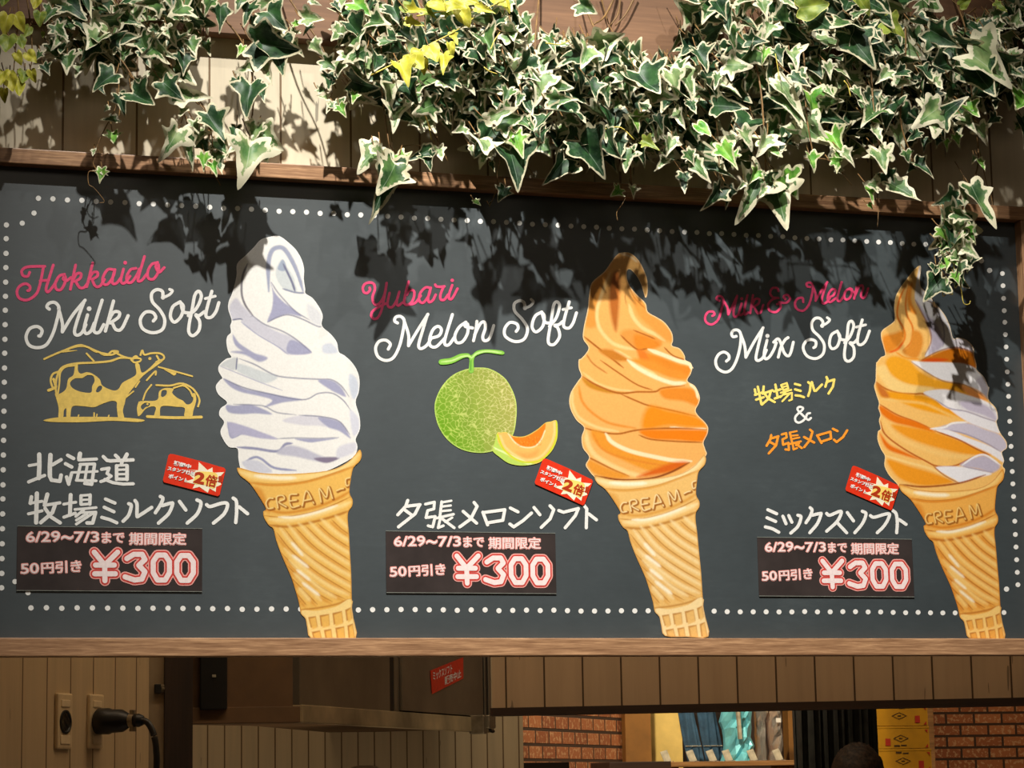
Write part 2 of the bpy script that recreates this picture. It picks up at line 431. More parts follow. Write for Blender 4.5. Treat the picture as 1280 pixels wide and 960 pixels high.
strokes('lettering', zf(20, 355, 4.923), 4.1, M_white, [
 [(205,155),(190,140),(205,118),(240,115),(265,150),(250,230),(225,310),(185,375),(130,392),(80,375),(62,325),(85,275),(130,262),(160,285),(150,318),(140,320)],
 [(262,150),(285,240),(285,295)], [(285,295),(350,190),(425,100)], [(420,105),(385,200),(360,290),(375,315),(405,300),(430,250)],
 [(440,190),(420,270),(430,305),(460,290),(482,240)], [(530,100),(490,230),(480,290),(510,298),(540,250)],
 [(600,105),(550,290)], [(565,235),(600,175),(635,175),(630,205),(580,240)], [(590,235),(615,280),(650,275),(690,195)],
 (3.6, [(945,33),(962,42),(945,65),(908,83)]),
 [(905,83),(900,45),(865,35),(835,60),(840,110),(885,160),(915,220),(900,280),(840,300),(780,275),(765,220),(795,175),(840,175),(860,205),(845,228)],
 [(1010,110),(965,140),(950,200),(975,235),(1015,200),(1030,140),(1010,112)], [(1015,120),(1030,170),(1075,180)],
 [(1060,195),(1110,150),(1140,80),(1125,45),(1100,70),(1085,150),(1065,250),(1065,300),(1090,318),(1125,285),(1130,230),(1105,190),(1125,195),(1160,170)],
 [(1205,45),(1175,150),(1170,200),(1200,205),(1230,170),(1248,115)], (3.6, [(1165,90),(1225,75)])], [((450,152), 3.0), ((905,83), 2.8)])
strokes('lettering', zf(445, 340, 9.143), 3.2, M_pink, [
 [(155,180),(160,205),(130,240),(90,230),(78,180),(105,135),(160,120),(205,140),(215,200),(190,280),(200,350),(240,375),(290,330),(330,240),(350,125)],
 [(350,125),(320,300),(290,440),(250,520),(205,535),(175,500),(190,450),(260,400),(340,360)],
 [(385,240),(360,350),(375,400),(420,395),(470,310),(495,225)], [(495,225),(465,340),(480,385),(530,350)],
 [(600,110),(570,230),(550,350),(590,375),(640,340),(665,270),(660,215),(610,210),(580,260)], [(610,372),(680,350),(740,270)],
 [(850,180),(790,180),(730,250),(725,330),(770,350),(830,270),(855,180)], [(852,185),(825,290),(835,345),(880,320),(910,260)],
 [(905,145),(920,165),(970,170),(1010,165)], [(1000,170),(965,260),(970,315),(1010,315),(1050,260)],
 [(1100,150),(1065,250),(1065,305),(1100,300),(1160,190)]], [((1100,95), 2.2)])
strokes('lettering', zf(460, 370, 4.741), 3.8, M_white, [
 [(175,160),(158,148),(165,125),(195,122),(215,150),(205,220),(185,300),(150,365),(105,382),(60,360),(45,310),(65,270),(105,262),(132,285),(120,315)],
 [(215,150),(240,230),(240,295)], [(240,295),(290,210),(355,108)], [(352,110),(325,200),(300,290),(315,312),(350,290),(375,250)],
 [(375,250),(420,235),(435,200),(415,180),(385,200),(365,255),(370,295),(405,300),(455,250)], [(500,110),(460,240),(455,285),(480,288),(515,240)],
 [(580,155),(540,185),(515,235),(525,275),(560,270),(590,220),(590,165),(575,180),(620,190)],
 [(645,150),(640,200),(625,265)], [(632,230),(665,165),(690,155),(695,190),(680,240),(690,265),(720,250),(745,175)],
 (3.4, [(966,20),(980,35),(962,58),(932,72)]),
 [(930,72),(925,40),(900,28),(868,45),(870,90),(915,140),(945,195),(925,255),(870,270),(815,240),(810,195),(840,158),(880,165),(890,190),(878,210)],
 [(1030,95),(990,120),(972,180),(995,213),(1035,180),(1045,120),(1030,98)], [(1032,105),(1050,155),(1085,160)],
 [(1075,180),(1115,130),(1135,60),(1120,35),(1100,55),(1085,150),(1068,250),(1075,285),(1105,285),(1135,240),(1125,190),(1105,175),(1130,170),(1155,150)],
 [(1192,35),(1165,130),(1160,180),(1190,190),(1215,160),(1235,100)], (3.4, [(1155,80),(1205,70)])], [((930,72), 2.6)])
strokes('lettering', zf(875, 345, 5.818), 2.9, M_pink, [
 [(140,180),(120,165),(130,148),(155,150),(170,180),(155,250),(130,320),(85,352),(45,335),(38,295),(60,262),(95,260),(105,280),(90,290)],
 [(168,175),(200,230),(205,280)], [(205,280),(240,210),(270,145)], [(270,145),(245,250),(250,295),(275,285),(290,250)],
 [(303,200),(285,265),(295,285),(325,265)], [(345,140),(325,230),(325,280),(350,265)],
 [(385,140),(365,270)], [(375,225),(400,170),(430,170),(425,200),(390,225)], [(395,225),(415,265),(440,265),(460,210)],
 [(570,110),(560,88),(525,90),(510,125),(530,155),(570,160)], [(555,160),(520,175),(495,210),(505,250),(550,262),(585,230),(580,203),(560,205)],
 [(575,190),(625,195),(655,165),(635,137),(608,150),(620,168)],
 [(800,80),(780,75),(775,55),(800,48),(820,70),(815,130),(790,210),(750,252),(705,240),(690,200),(710,165),(745,160),(750,190)],
 [(820,70),(840,130),(840,180)], [(840,180),(880,110),(925,45)], [(922,48),(890,150),(890,195),(915,195),(945,160)],
 [(935,155),(970,140),(985,105),(965,95),(940,120),(928,165),(945,190),(990,160)], [(1030,45),(1005,130),(1000,175),(1020,180),(1048,140)],
 [(1090,90),(1060,110),(1048,150),(1065,172),(1095,150),(1105,100),(1090,95),(1120,120)],
 [(1140,80),(1130,120),(1120,165)], [(1128,140),(1155,80),(1180,70),(1185,95),(1170,140),(1185,160),(1205,140),(1222,90)]], [((303,165), 2)])
strokes('lettering', zf(885, 390, 6.095), 3.6, M_white, [
 [(215,185),(190,188),(180,165),(195,140),(230,140),(250,175),(245,260),(220,360),(180,435),(130,458),(75,430),(58,375),(80,325),(120,305),(155,325),(160,355),(140,375)],
 [(250,170),(280,260),(288,345)], [(288,345),(350,230),(420,120)], [(415,130),(385,250),(365,350),(385,370),(420,345),(445,290)],
 [(450,215),(428,310),(435,355),(465,345),(500,290),(520,235)],
 [(500,230),(530,205),(550,225),(580,310),(610,335),(630,310),(650,230)], [(610,195),(585,215),(555,270),(535,345)],
 (3.3, [(908,43),(927,60),(905,85),(872,103)]),
 [(870,105),(875,75),(850,48),(815,50),(790,85),(800,140),(850,190),(885,250),(875,320),(820,355),(755,335),(725,275),(745,225),(785,210),(820,225),(820,260),(805,272)],
 [(985,145),(940,175),(925,240),(945,280),(985,260),(1005,190),(985,148)], [(990,155),(1010,205),(1050,215)],
 [(1040,235),(1080,190),(1110,110),(1095,70),(1070,90),(1060,180),(1040,300),(1045,360),(1075,375),(1110,340),(1110,270),(1080,235),(1110,235),(1140,205)],
 [(1175,60),(1145,170),(1140,235),(1165,250),(1200,220),(1230,145)], (3.3, [(1130,115),(1200,98)])], [((453,182), 2.6), ((870,105), 2.6)])

# brush-written Japanese lines
kz = zf(25, 560, 8.533)
strokes('lettering', kz, 4.2, M_white, [
 (5.6, [(205,70),(207,190),(200,320)]), (3.6, [(97,188),(190,172)]), (4.2, [(92,362),(180,325),(262,293)]), (5.6, [(325,75),(318,200),(318,300)]),
 (4.8, [(318,300),(335,342),(425,355),(438,290)]), (4.4, [(345,180),(438,125)]),
 (4.4, [(508,78),(572,112)]), (4.4, [(485,168),(552,203)]), (4.6, [(497,310),(520,385)]), (4.2, [(520,385),(550,270)]),
 (5.6, [(640,62),(632,112)]), (4.0, [(628,128),(815,118)]), (3.9, [(645,180),(607,338)]), (3.9, [(640,175),(795,170)]),
 (4.2, [(795,172),(765,388),(690,378)]), (3.2, [(550,262),(825,250)]), (3.6, [(600,345),(812,350)]), (3.6, [(717,180),(692,340)]),
 (4.4, [(888,92),(928,132),(960,138),(1205,127)]), (4.4, [(1018,78),(1050,108)]), (5, [(1140,68),(1112,122)]), (4.4, [(1090,140),(1080,180)]),
 (4.4, [(1030,190),(1030,335)]), (3.2, [(1030,188),(1140,182)]), (4.6, [(1142,190),(1142,335)]), (2.9, [(1040,232),(1130,230)]), (2.9, [(1040,280),(1130,278)]), (4, [(1030,332),(1140,332)]),
 (4, [(870,228),(950,215),(928,272),(972,300),(905,345),(862,358)]), (4, [(905,335),(990,370),(1100,385),(1208,382)])], smooth=False)
strokes('lettering', kz, 4.2, M_white, [
 (4.6, [(122,522),(110,590)]), (3.6, [(105,590),(235,568)]), (5.4, [(180,485),(172,795)]), (3.8, [(90,703),(235,670)]), (5.2, [(292,495),(265,595)]),
 (4, [(258,612),(425,585)]), (4.8, [(375,605),(345,690),(222,795)]), (4.6, [(268,645),(330,735),(428,798)]),
 (5, [(540,500),(532,715)]), (3.6, [(465,600),(595,578)]), (4, [(468,738),(590,695)]), (4.2, [(650,510),(650,600)]), (3.2, [(650,508),(748,500)]),
 (4.4, [(748,502),(744,600)]), (2.9, [(655,555),(740,550)]), (3.6, [(650,603),(744,596)]), (3.4, [(585,656),(812,636)]),
 (3.6, [(680,660),(595,730)]), (3.2, [(640,690),(810,682)]), (4.6, [(805,690),(775,800),(715,800)]), (3.4, [(715,700),(600,770)]), (3.6, [(770,700),(600,812)]),
 (4.2, [(912,545),(1012,588)]), (4.2, [(898,632),(1002,680)]), (4.2, [(872,740),(960,765),(1032,798)])], smooth=False)
strokes('lettering', zf(120, 600, 6.4), 4.4, M_white, [
 [(262,190),(282,205),(262,280),(217,330)], [(312,165),(328,195),(328,285),(345,285),(445,220)], [(515,132),(535,148),(515,200),(475,262)],
 [(530,205),(600,185),(612,195),(580,270),(500,345)], [(668,172),(718,240)], [(808,160),(840,185),(810,270),(730,345)],
 [(885,198),(915,212),(1010,185),(1052,195),(1025,270),(940,345)], [(1098,145),(1122,170),(1125,250),(1118,340)], [(1145,215),(1175,240),(1212,270)]])
strokes('lettering', zf(485, 615, 4.741), 4.0, M_white, [
 [(117,50),(105,85),(58,135)], [(105,85),(190,75)], [(188,75),(160,130),(62,207)], [(100,107),(145,140)],
 (3.6, [(222,72),(275,60),(272,100),(235,110),(225,152),(280,145),(265,207),(238,200)]), (3.6, [(318,58),(307,150)]), (2.9, [(318,62),(375,52)]), (2.9, [(315,87),(372,80)]), (2.9, [(312,114),(372,108)]),
 (3.4, [(288,155),(388,132)]), (3.4, [(310,155),(297,212),(328,200)]), (3, [(380,152),(340,178)]), (3.6, [(322,160),(392,212)]),
 [(510,62),(528,85),(490,160),(425,207)], [(445,115),(525,185)], [(562,120),(590,195)], [(565,122),(692,105),(680,168),(595,182)],
 [(725,95),(770,118)], [(722,190),(745,207),(800,170),(850,125)], [(865,92),(900,135)], [(960,82),(982,105),(960,160),(908,210)],
 [(1012,110),(1040,120),(1128,98)], [(1128,98),(1110,140),(1050,212)], [(1158,75),(1178,100),(1175,212)], [(1190,130),(1235,165)]], smooth=False)
strokes('lettering', zf(945, 625, 6.4), 4.0, M_white, [
 [(95,78),(165,110)], [(88,142),(157,172)], [(75,215),(130,230),(182,258)], [(215,130),(240,190)], [(262,125),(287,178)], [(335,122),(360,137),(335,210),(278,265)],
 [(433,62),(448,80),(435,125),(400,182)], [(450,122),(510,108),(520,115),(490,190),(430,262)], [(565,108),(590,122),(665,92),(682,102),(650,170),(565,250)], [(650,182),(725,262)],
 [(730,100),(780,168)], [(850,90),(880,112),(850,190),(790,262)], [(915,125),(945,138),(1040,112),(1068,122),(1030,200),(970,262)], [(1095,85),(1120,110),(1130,180),(1125,262)], [(1145,157),(1200,195)]])
z8 = zf(930, 465, 8.7286)
strokes('lettering', z8, 3.0, M_lemon, [
 [(118,190),(128,240)], [(120,250),(205,222)], [(150,160),(190,350)], [(132,302),(215,275)], [(215,158),(208,225)], [(205,237),(310,200)], [(292,210),(270,290),(195,355)], [(228,242),(265,290),(335,328)],
 [(342,138),(368,280)], [(327,212),(398,190)], [(335,290),(402,265)], (2.6, [(405,142),(428,197)]), (2.4, [(405,142),(467,120),(482,180)]), (2.2, [(415,168),(472,152)]), (2.4, [(428,197),(482,180)]),
 (2.4, [(400,227),(515,195)]), (2.4, [(455,217),(397,275)]), (2.4, [(430,247),(522,227),(522,300),(492,312)]), (2.4, [(492,242),(417,320)]),
 [(555,130),(612,145)], [(557,190),(618,207)], [(562,255),(610,260),(653,275)], [(700,112),(727,132),(720,200),(700,262)], [(740,110),(768,205),(785,205),(850,137)], [(900,55),(912,80),(888,160)], [(910,107),(985,82),(970,160),(922,235)]], smooth=False)
strokes('lettering', z8, 2.8, M_white, [[(730,502),(700,522),(650,480),(590,420),(588,390),(612,380),(642,392),(635,415),(590,455),(560,492),(562,532),(592,552),(635,538),(672,500),(690,458),(720,448)]])
strokes('lettering', z8, 3.0, M_orange, [
 [(297,690),(290,730),(247,805)], [(290,727),(375,702)], [(372,705),(350,800),(270,888)], [(285,765),(335,792)],
 (2.8, [(412,682),(460,667),(465,715),(420,735),(427,795),(485,772),(490,850),(452,845)]), (2.8, [(500,662),(525,770)]), (2.3, [(500,662),(575,645)]), (2.3, [(510,697),(587,690)]), (2.3, [(515,732),(605,715)]),
 (2.6, [(492,787),(620,757)]), (2.6, [(530,780),(540,845),(578,830)]), (2.4, [(602,780),(567,802)]), (2.8, [(560,780),(630,830)]),
 [(720,630),(747,652),(720,740),(657,820)], [(655,710),(765,770)], [(797,692),(845,775)], [(800,692),(942,652),(950,725),(860,755)], [(970,620),(1020,645)], [(982,740),(1010,765),(1080,710),(1125,637)]], smooth=False)

# the cow picture
k = zf(40, 420, 5.565); p = Print()
p.fill(k([(300,200),(318,190),(320,240),(340,262),(380,252),(420,262),(470,300),(490,345),(560,378),(600,370),(630,325),(690,292),(725,262),(718,195),(745,195),(765,255),(820,220),(862,178),(890,162),(915,168),(860,212),(800,255),(760,290),(720,340),(660,420),(645,470),(632,520),(640,572),(602,572),(590,500),(588,460),(550,452),(480,475),(430,495),(350,488),(280,492),(265,572),(240,572),(238,505),(222,520),(215,572),(185,572),(185,500),(170,440),(160,402),(185,405),(235,370),(252,300),(288,270)]),
       k([(265,325),(300,295),(350,292),(385,272),(425,278),(435,315),(418,350),(410,393),(340,388),(282,362)]), k([(445,382),(462,350),(485,348),(485,370),(460,392)]))
for w_, q in ((2.0, [(700,158),(640,150),(600,155),(540,175),(430,185),(320,190),(240,205),(195,235),(170,300),(165,360),(172,420)]), (1.6, [(300,205),(235,215),(197,255),(190,330),(180,405)]),
              (1.9, [(185,248),(145,265),(130,310),(145,365)]), (2.6, [(150,300),(165,350),(150,365),(115,378)]), (1.7, [(695,172),(712,155),(755,158),(750,176),(715,184),(695,172)]), (1.8, [(735,150),(720,140),(690,165)]),
              (1.8, [(755,132),(767,100),(782,130),(830,120),(885,120),(915,137),(915,160),(888,168),(868,138)]), (1.4, [(885,168),(862,182)]),
              (1.8, [(85,160),(140,135),(200,110),(320,65),(380,75),(460,110),(540,132),(600,110),(560,105),(530,128)]), (1.8, [(560,105),(640,145),(705,158)]), (1.7, [(380,122),(430,175)]),
              (1.5, [(720,355),(747,315)]), (1.5, [(655,425),(705,385)]), (1.5, [(880,215),(980,242),(1115,280)]), (1.6, [(798,308),(858,245),(860,270)]),
              (1.4, [(432,572),(432,535)]), (1.2, [(447,572),(452,545)]), (1.2, [(318,572),(325,550)]), (1.2, [(528,572),(535,552)]),
              (1.8, [(865,342),(960,345),(1040,330),(1110,360),(1150,408),(1165,450),(1155,490)]), (1.6, [(985,362),(1050,345),(1095,375),(1118,420)]), (1.5, [(772,445),(792,390),(830,340)]),
              (1.2, [(745,460),(735,500),(738,545)]), (2.6, [(802,560),(990,568),(1178,564)])): p.ribbon(k(q), w_*1.35, 6)
p.fill(k([(200,112),(320,62),(400,80),(455,118),(420,105),(380,82),(320,78),(255,98),(318,100),(225,114)]))
p.fill(k([(460,108),(560,130),(500,138)])); p.fill(k([(920,232),(1000,250),(990,275),(960,258)]))
p.fill(k([(80,586),(180,566),(330,562),(600,565),(775,582),(740,598),(560,590),(340,600),(150,598)]))
p.fill(k([(780,452),(870,445),(885,385),(930,362),(985,368),(975,395),(1010,430),(1050,450),(1075,475),(1105,470),(1122,440),(1112,405),(1135,400),(1142,450),(1122,520),(1112,558),(1060,558),(1062,502),(1000,492),(900,490),(888,558),(850,558),(862,500),(832,490),(790,508),(752,552),(735,548),(745,462)]),
       k([(897,415),(905,380),(935,378),(935,405),(912,424)]), k([(757,490),(785,465),(820,470),(812,488),(790,495),(770,512)]))
p.disc(k([(820,157)])[0], 2.0, 10, 2e-5); p.disc(k([(803,474)])[0], 1.4, 10, 2e-5)
p.build('cow_logo', Y1, M_yellow, board)
# ------------------------------------------------------------------ painted soft-serve pictures
bpy.context.view_layer.update()
def picture(name):
    o = bpy.data.objects.new(name, None); COL.objects.link(o); o.parent = board; o.empty_display_size = .02; return o
def homography(src, dst):
    A = []; b = []
    for (x, y), (u, v) in zip(src, dst):
        A.append([x, y, 1, 0, 0, 0, -u*x, -u*y]); b.append(u); A.append([0, 0, 0, x, y, 1, -v*x, -v*y]); b.append(v)
    h = np.append(np.linalg.lstsq(np.array(A, float), np.array(b, float), rcond=None)[0], 1).reshape(3, 3)
    def f(pts):
        q = np.hstack([np.asarray(pts, float), np.ones((len(pts), 1))])@h.T; return q[:, :2]/q[:, 2:]
    return f
SRC = [(202,-17), (877,-115), (345,232), (832,168), (548,768), (833,703), (605,905), (850,905)]
def cone_art(parent, px0, py0, dst, tint, hl, letters_end=True):
    """the wafer cone, drawn in the first cone's crop and carried over to each cone's corners"""
    hf = homography(SRC, dst); s = 4.3636
    g = lambda pts: [(px0+x/s, py0+y/s) for x, y in hf(pts)]
    out = [(202,-17),(222,-22),(330,5),(500,10),(700,-8),(800,-50),(850,-100),(872,-122),(882,-95),(872,-60),(838,-25),(826,20),(815,110),(832,150),(830,185),(810,215),(806,260),(812,330),(818,440),(825,560),(828,690),(834,705),(829,740),(838,800),(850,905),(728,908),(605,905),(585,850),(575,800),(550,772),(541,720),(525,660),(500,580),(470,510),(440,440),(415,370),(400,310),(375,290),(350,250),(345,215),(360,200),(320,130),(270,60),(220,20)]
    c0, dk, lt, br = tint; P_ = Painting(g(out), .85, 3); P_.wash(c0)
    hi = (252, 238, 205)
    P_.line(g([(215,0),(330,28),(500,32),(690,8),(800,-40),(862,-95)]), 7, lt, 5); P_.line(g([(300,20),(420,32),(520,32)]), 4, hi, 3.5)
    P_.line(g([(262,58),(400,72),(560,58),(700,20),(838,-28)]), 2.6, dk, 2.2); P_.line(g([(262,52),(400,65),(560,52),(700,14),(838,-34)]), .8, br, .8, .7)
    P_.poly(g([(290,90),(340,100),(380,215),(350,200)]), dk, 5, .8); P_.line(g([(360,205),(470,222),(620,195),(740,150),(820,105)]), 3.4, dk, 3)
    L = [[(400,145),(378,146),(362,170),(372,200),(400,198)], [(427,197),(420,140),(452,130),(462,150),(432,166),(472,192)], [(530,122),(490,130),(500,192),(542,186)], [(493,160),(528,155)],
         [(560,186),(582,105),(622,172)], [(572,158),(610,150)], [(662,166),(652,92),(690,140),(702,82),(724,146)]]
    if letters_end: L.append([(748,104),(768,95),(784,92)]); L.append([(822,32),(797,42),(800,76),(816,72)])
    for q in L: P_.line(g([(x+4, y+3) for x, y in q]), 3.8, (158, 92, 26), 1.0, .95, False); P_.line(g([(x-2, y-2) for x, y in q]), 1.5, lt, .8, 1, False)
    P_.line(g([(352,238),(450,246),(600,222),(720,182),(822,135)]), 1.3, br, 1); P_.line(g([(380,258),(480,262),(620,236),(750,192),(820,165)]), 5.5, lt, 4); P_.line(g([(430,246),(520,247),(640,220),(750,182)]), 3, hi, 2.5)
    P_.line(g([(372,288),(480,298),(620,272),(740,238),(812,212)]), 3.2, br, 2.2, .9)
    R = [[(720,262),(765,305),(812,340)], [(642,280),(720,350),(815,412)], [(577,295),(680,390),(818,482)], [(517,300),(640,420),(820,542)], [(460,308),(560,430),(700,530),(824,602)],
         [(418,330),(500,430),(640,548),(826,662)], [(442,440),(540,540),(680,640),(790,692)], [(468,505),(560,590),(640,660),(722,708)], [(495,575),(560,640),(640,722)], [(520,655),(580,725)]]
    for q in R:
        P_.line(g([(x+20, y-22) for x, y in q]), 4.6, lt, 3.5, .85); P_.line(g([(x-8, y+10) for x, y in q]), 3.4, dk, 3, .7); P_.line(g(q), 1.5, br, 1.2, .85)
    for q in ([(500,385),(560,455)], [(505,455),(590,520)], [(530,535),(600,590)], [(560,605),(650,672)]): P_.line(g(q), 3.2*hl, hi, 3)
    P_.line(g([(545,752),(640,742),(740,722),(826,690)]), 2.2, br, 1.8, .8)
    P_.poly(g([(550,765),(640,757),(740,735),(833,700),(850,905),(605,905)]), lt, 1)
    for q in ([(590,792),(632,786),(642,843),(605,850)], [(652,782),(704,774),(708,836),(660,842)], [(722,770),(774,758),(782,820),(730,832)], [(792,752),(822,738),(830,800),(800,812)],
              [(610,872),(655,864),(664,906),(618,906)], [(676,862),(716,856),(722,906),(684,906)], [(738,850),(786,842),(792,906),(746,906)], [(804,838),(834,826),(846,906),(810,906)]):
        P_.poly(g(q), br, 1, .9, smooth=False); P_.poly(g([(x+9, y+9) if i in (0, 3) else (x-2, y+6) for i, (x, y) in enumerate(q)]), c0, 1.5, .95, smooth=False)
    P_.rim(1.2, br, 1.2, .55)
    P_.build('wafer_cone', Y3, M_paint, parent, B0)
TAN = ((238,186,92), (214,140,48), (248,214,138), (186,116,36))
TAN2 = ((236,188,110), (220,158,72), (248,218,158), (188,126,52))
TAN3 = ((238,172,78), (218,132,38), (248,204,120), (184,104,30))

# --- white swirl
pic = picture('soft_serve_picture')
cone_art(pic, 250, 590, SRC, TAN, 1.0)
A = zf(250, 280, 5.818); B = zf(250, 440, 5.818)
P_ = Painting(A([(560,85),(600,100),(650,140),(700,190),(740,260),(757,330),(755,400),(765,470),(768,505),(820,540),(870,610),(893,670),(887,740),(950,800),(995,860),(1010,930)]) +
     B([(1050,25),(1100,70),(1140,130),(1160,200),(1155,290),(1132,365),(1160,470),(1163,560),(1132,635),(1145,690),(1118,760),(1000,830),(900,870),(700,920),(500,925),(350,910),(300,862),(280,780),(272,702),(210,690),(160,620),(150,570),(175,510),(140,460),(150,410),(198,368),(135,310),(115,250),(145,205),(162,188),(135,140),(140,95),(190,50),(228,38),(205,-2)]) +
     A([(192,860),(200,815),(225,788),(220,740),(230,700),(205,620),(210,560),(235,500),(265,380),(270,290),(330,230),(390,170),(440,115),(500,95)]), .9, 4)
P_.wash((238,235,229)); LI = (164,164,190); LL = (204,202,212); DK = (120,122,146)
def go(fr, *ops):
    for kind, pts, *a in ops:
        if kind == 'p': P_.poly(fr(pts), *a)
        else: P_.line(fr(pts), a[0]/5.818*(1.35 if a[0] < 12 else 1.1), *a[1:])
go(A, ('l', [(345,290),(310,380),(303,500),(330,590),(400,690)], 14, (128,124,130), 1), ('p', [(215,600),(260,540),(300,580),(390,690),(290,690),(225,690)], LL, 3), ('l', [(225,700),(290,690),(330,700),(385,665)], 8, DK, 1),
   ('p', [(515,420),(540,490),(600,560),(680,620),(738,672),(640,655),(560,680),(490,712),(522,620),(530,520)], LI, 2), ('l', [(490,715),(560,680),(640,660),(740,690),(850,742),(890,745)], 8, DK, .8, .8),
   ('l', [(500,490),(497,300),(520,200),(570,170),(620,190),(680,290),(720,400),(750,490)], 30, (158,163,184), 2), ('l', [(530,460),(528,310),(550,225),(580,205),(620,240),(680,340),(735,480)], 12, (236,233,228), 1.2),
   ('p', [(552,380),(558,310),(600,255),(640,320),(680,380),(692,430),(705,492),(620,475),(580,440)], (206,211,212), 2), ('p', [(565,320),(600,258),(625,300),(615,340),(585,340)], (160,170,188), 1.5),
   ('l', [(605,290),(640,360),(672,430),(692,492)], 15, DK, 1), ('l', [(520,425),(560,490),(620,560),(700,640),(800,700)], 8, DK, .8, .7), ('l', [(600,470),(690,497),(762,502)], 12, (140,146,166), 1.2),
   ('p', [(780,580),(870,640),(885,735),(800,700)], (216,216,218), 4), ('p', [(300,712),(380,670),(450,722),(560,780),(680,830),(805,932),(640,948),(560,885),(420,800)], LL, 2.5), ('p', [(650,850),(720,862),(812,938),(640,942)], LI, 2),
   ('l', [(385,668),(470,730),(600,780),(700,840),(810,932)], 8, DK, .9, .75), ('l', [(300,712),(420,805),(560,888),(640,948)], 6, LI, 1),
   ('p', [(240,805),(290,870),(400,945),(330,935),(255,880)], LI, 2), ('p', [(895,880),(960,870),(1002,935),(900,938)], (206,210,220), 3))
go(B, ('p', [(225,0),(300,-8),(400,10),(492,42),(430,72),(330,22)], LI, 2.5), ('p', [(145,95),(228,45),(276,50),(252,132),(190,112)], (204,206,206), 2), ('p', [(285,85),(450,140),(565,182),(470,228),(350,180),(262,130)], (207,211,212), 2.5),
   ('l', [(270,40),(262,130)], 7, DK, .8), ('l', [(285,48),(400,92),(550,170),(700,190),(860,198),(955,202),(1025,245),(1085,325)], 8, DK, .9, .75), ('l', [(140,100),(300,165),(450,225),(600,280)], 4, LI, 1),
   ('p', [(858,208),(950,205),(1020,250),(1062,325),(1000,302),(940,270)], LI, 2), ('p', [(170,195),(220,212),(330,268),(450,290),(600,320),(742,347),(600,368),(468,402),(525,352),(430,320),(300,292),(220,252)], LI, 2),
   ('l', [(160,190),(300,252),(450,292),(740,347),(860,302),(960,300),(1040,350),(1100,430)], 7, DK, .9, .8), ('p', [(188,385),(250,390),(380,385),(525,452),(400,447),(300,452),(208,438)], LI, 2), ('l', [(240,380),(380,385),(470,395),(560,440),(700,457)], 7, DK, .9, .7),
   ('p', [(600,500),(720,462),(880,470),(1010,505),(1085,600),(1000,572),(880,538),(740,532)], (214,211,218), 2.5), ('p', [(860,475),(1010,507),(1078,595),(1092,628),(1010,572),(930,545)], LI, 2), ('l', [(720,460),(880,470),(1010,503),(1090,600)], 7, DK, .9, .8),
   ('p', [(203,510),(300,530),(440,580),(565,632),(440,628),(300,602),(228,628),(208,570)], (178,175,200), 2), ('l', [(200,505),(225,620),(300,598)], 7, LI, 1), ('l', [(560,630),(700,625),(870,628),(1010,622)], 7, DK, .9, .7), ('p', [(690,630),(870,632),(1005,626),(860,652),(790,657)], LI, 1.5),
   ('l', [(270,692),(400,702),(560,722),(620,672),(672,664)], 18, (146,146,174), 1.4), ('p', [(560,738),(640,680),(760,702),(900,762),(1012,770),(900,802),(700,762)], (190,188,202), 3), ('p', [(830,772),(1015,766),(920,808)], (132,120,142), 2),
   ('l', [(335,792),(400,765),(450,780),(540,842),(700,862)], 16, (150,152,182), 1.4), ('p', [(305,800),(420,790),(525,872),(380,874)], (206,206,216), 2.5), ('p', [(1090,160),(1142,200),(1152,300),(1112,342),(1082,230)], (206,211,222), 3), ('p', [(1090,425),(1152,480),(1157,570),(1112,602)], (212,212,222), 3), ('p', [(1010,690),(1130,660),(1120,730),(1000,770)], (214,212,220), 3))
P_.rim(.9, (246,244,240), .8, .9)
P_.build('ice_cream_swirl', Y2, M_paint, pic, B0)

# --- orange swirl
pic = picture('soft_serve_picture')
cone_art(pic, 690, 590, [(225,27), (840,-93), (370,255), (797,185), (555,745), (832,680), (622,905), (847,905)], TAN2, 1.2)
F_ = zf(690, 300, 5.818); G = zf(690, 450, 5.818)
P_ = Painting(F_([(500,93),(560,92),(610,125),(650,180),(688,270),(697,340),(692,400),(680,420),(668,390),(650,330),(620,270),(575,218),(548,220),(545,275),(570,340),(620,400),(680,460),(697,522),(760,560),(820,600),(870,670),(880,730),(873,768),(930,790),(965,840),(970,872),(1010,895),(1025,938)]) +
     G([(1024,50),(1010,100),(985,152),(1040,190),(1073,260),(1070,310),(1045,362),(1060,400),(1110,450),(1135,490),(1130,540),(1102,600),(1115,650),(1118,700),(1000,800),(850,880),(700,915),(500,920),(370,900),(302,845),(265,800),(245,760),(270,705),(225,640),(215,560),(233,492),(180,440),(140,370),(125,300),(140,230),(188,155),(213,115),(195,60),(194,0)]) +
     F_([(212,862),(250,820),(265,778),(227,720),(230,640),(260,500),(270,400),(290,310),(380,230),(430,160),(470,110)]), .9, 4)
P_.wash((236,172,92)); OD = (226,134,38); OL = (247,202,132); OC = (251,224,178); OB = (172,96,28)
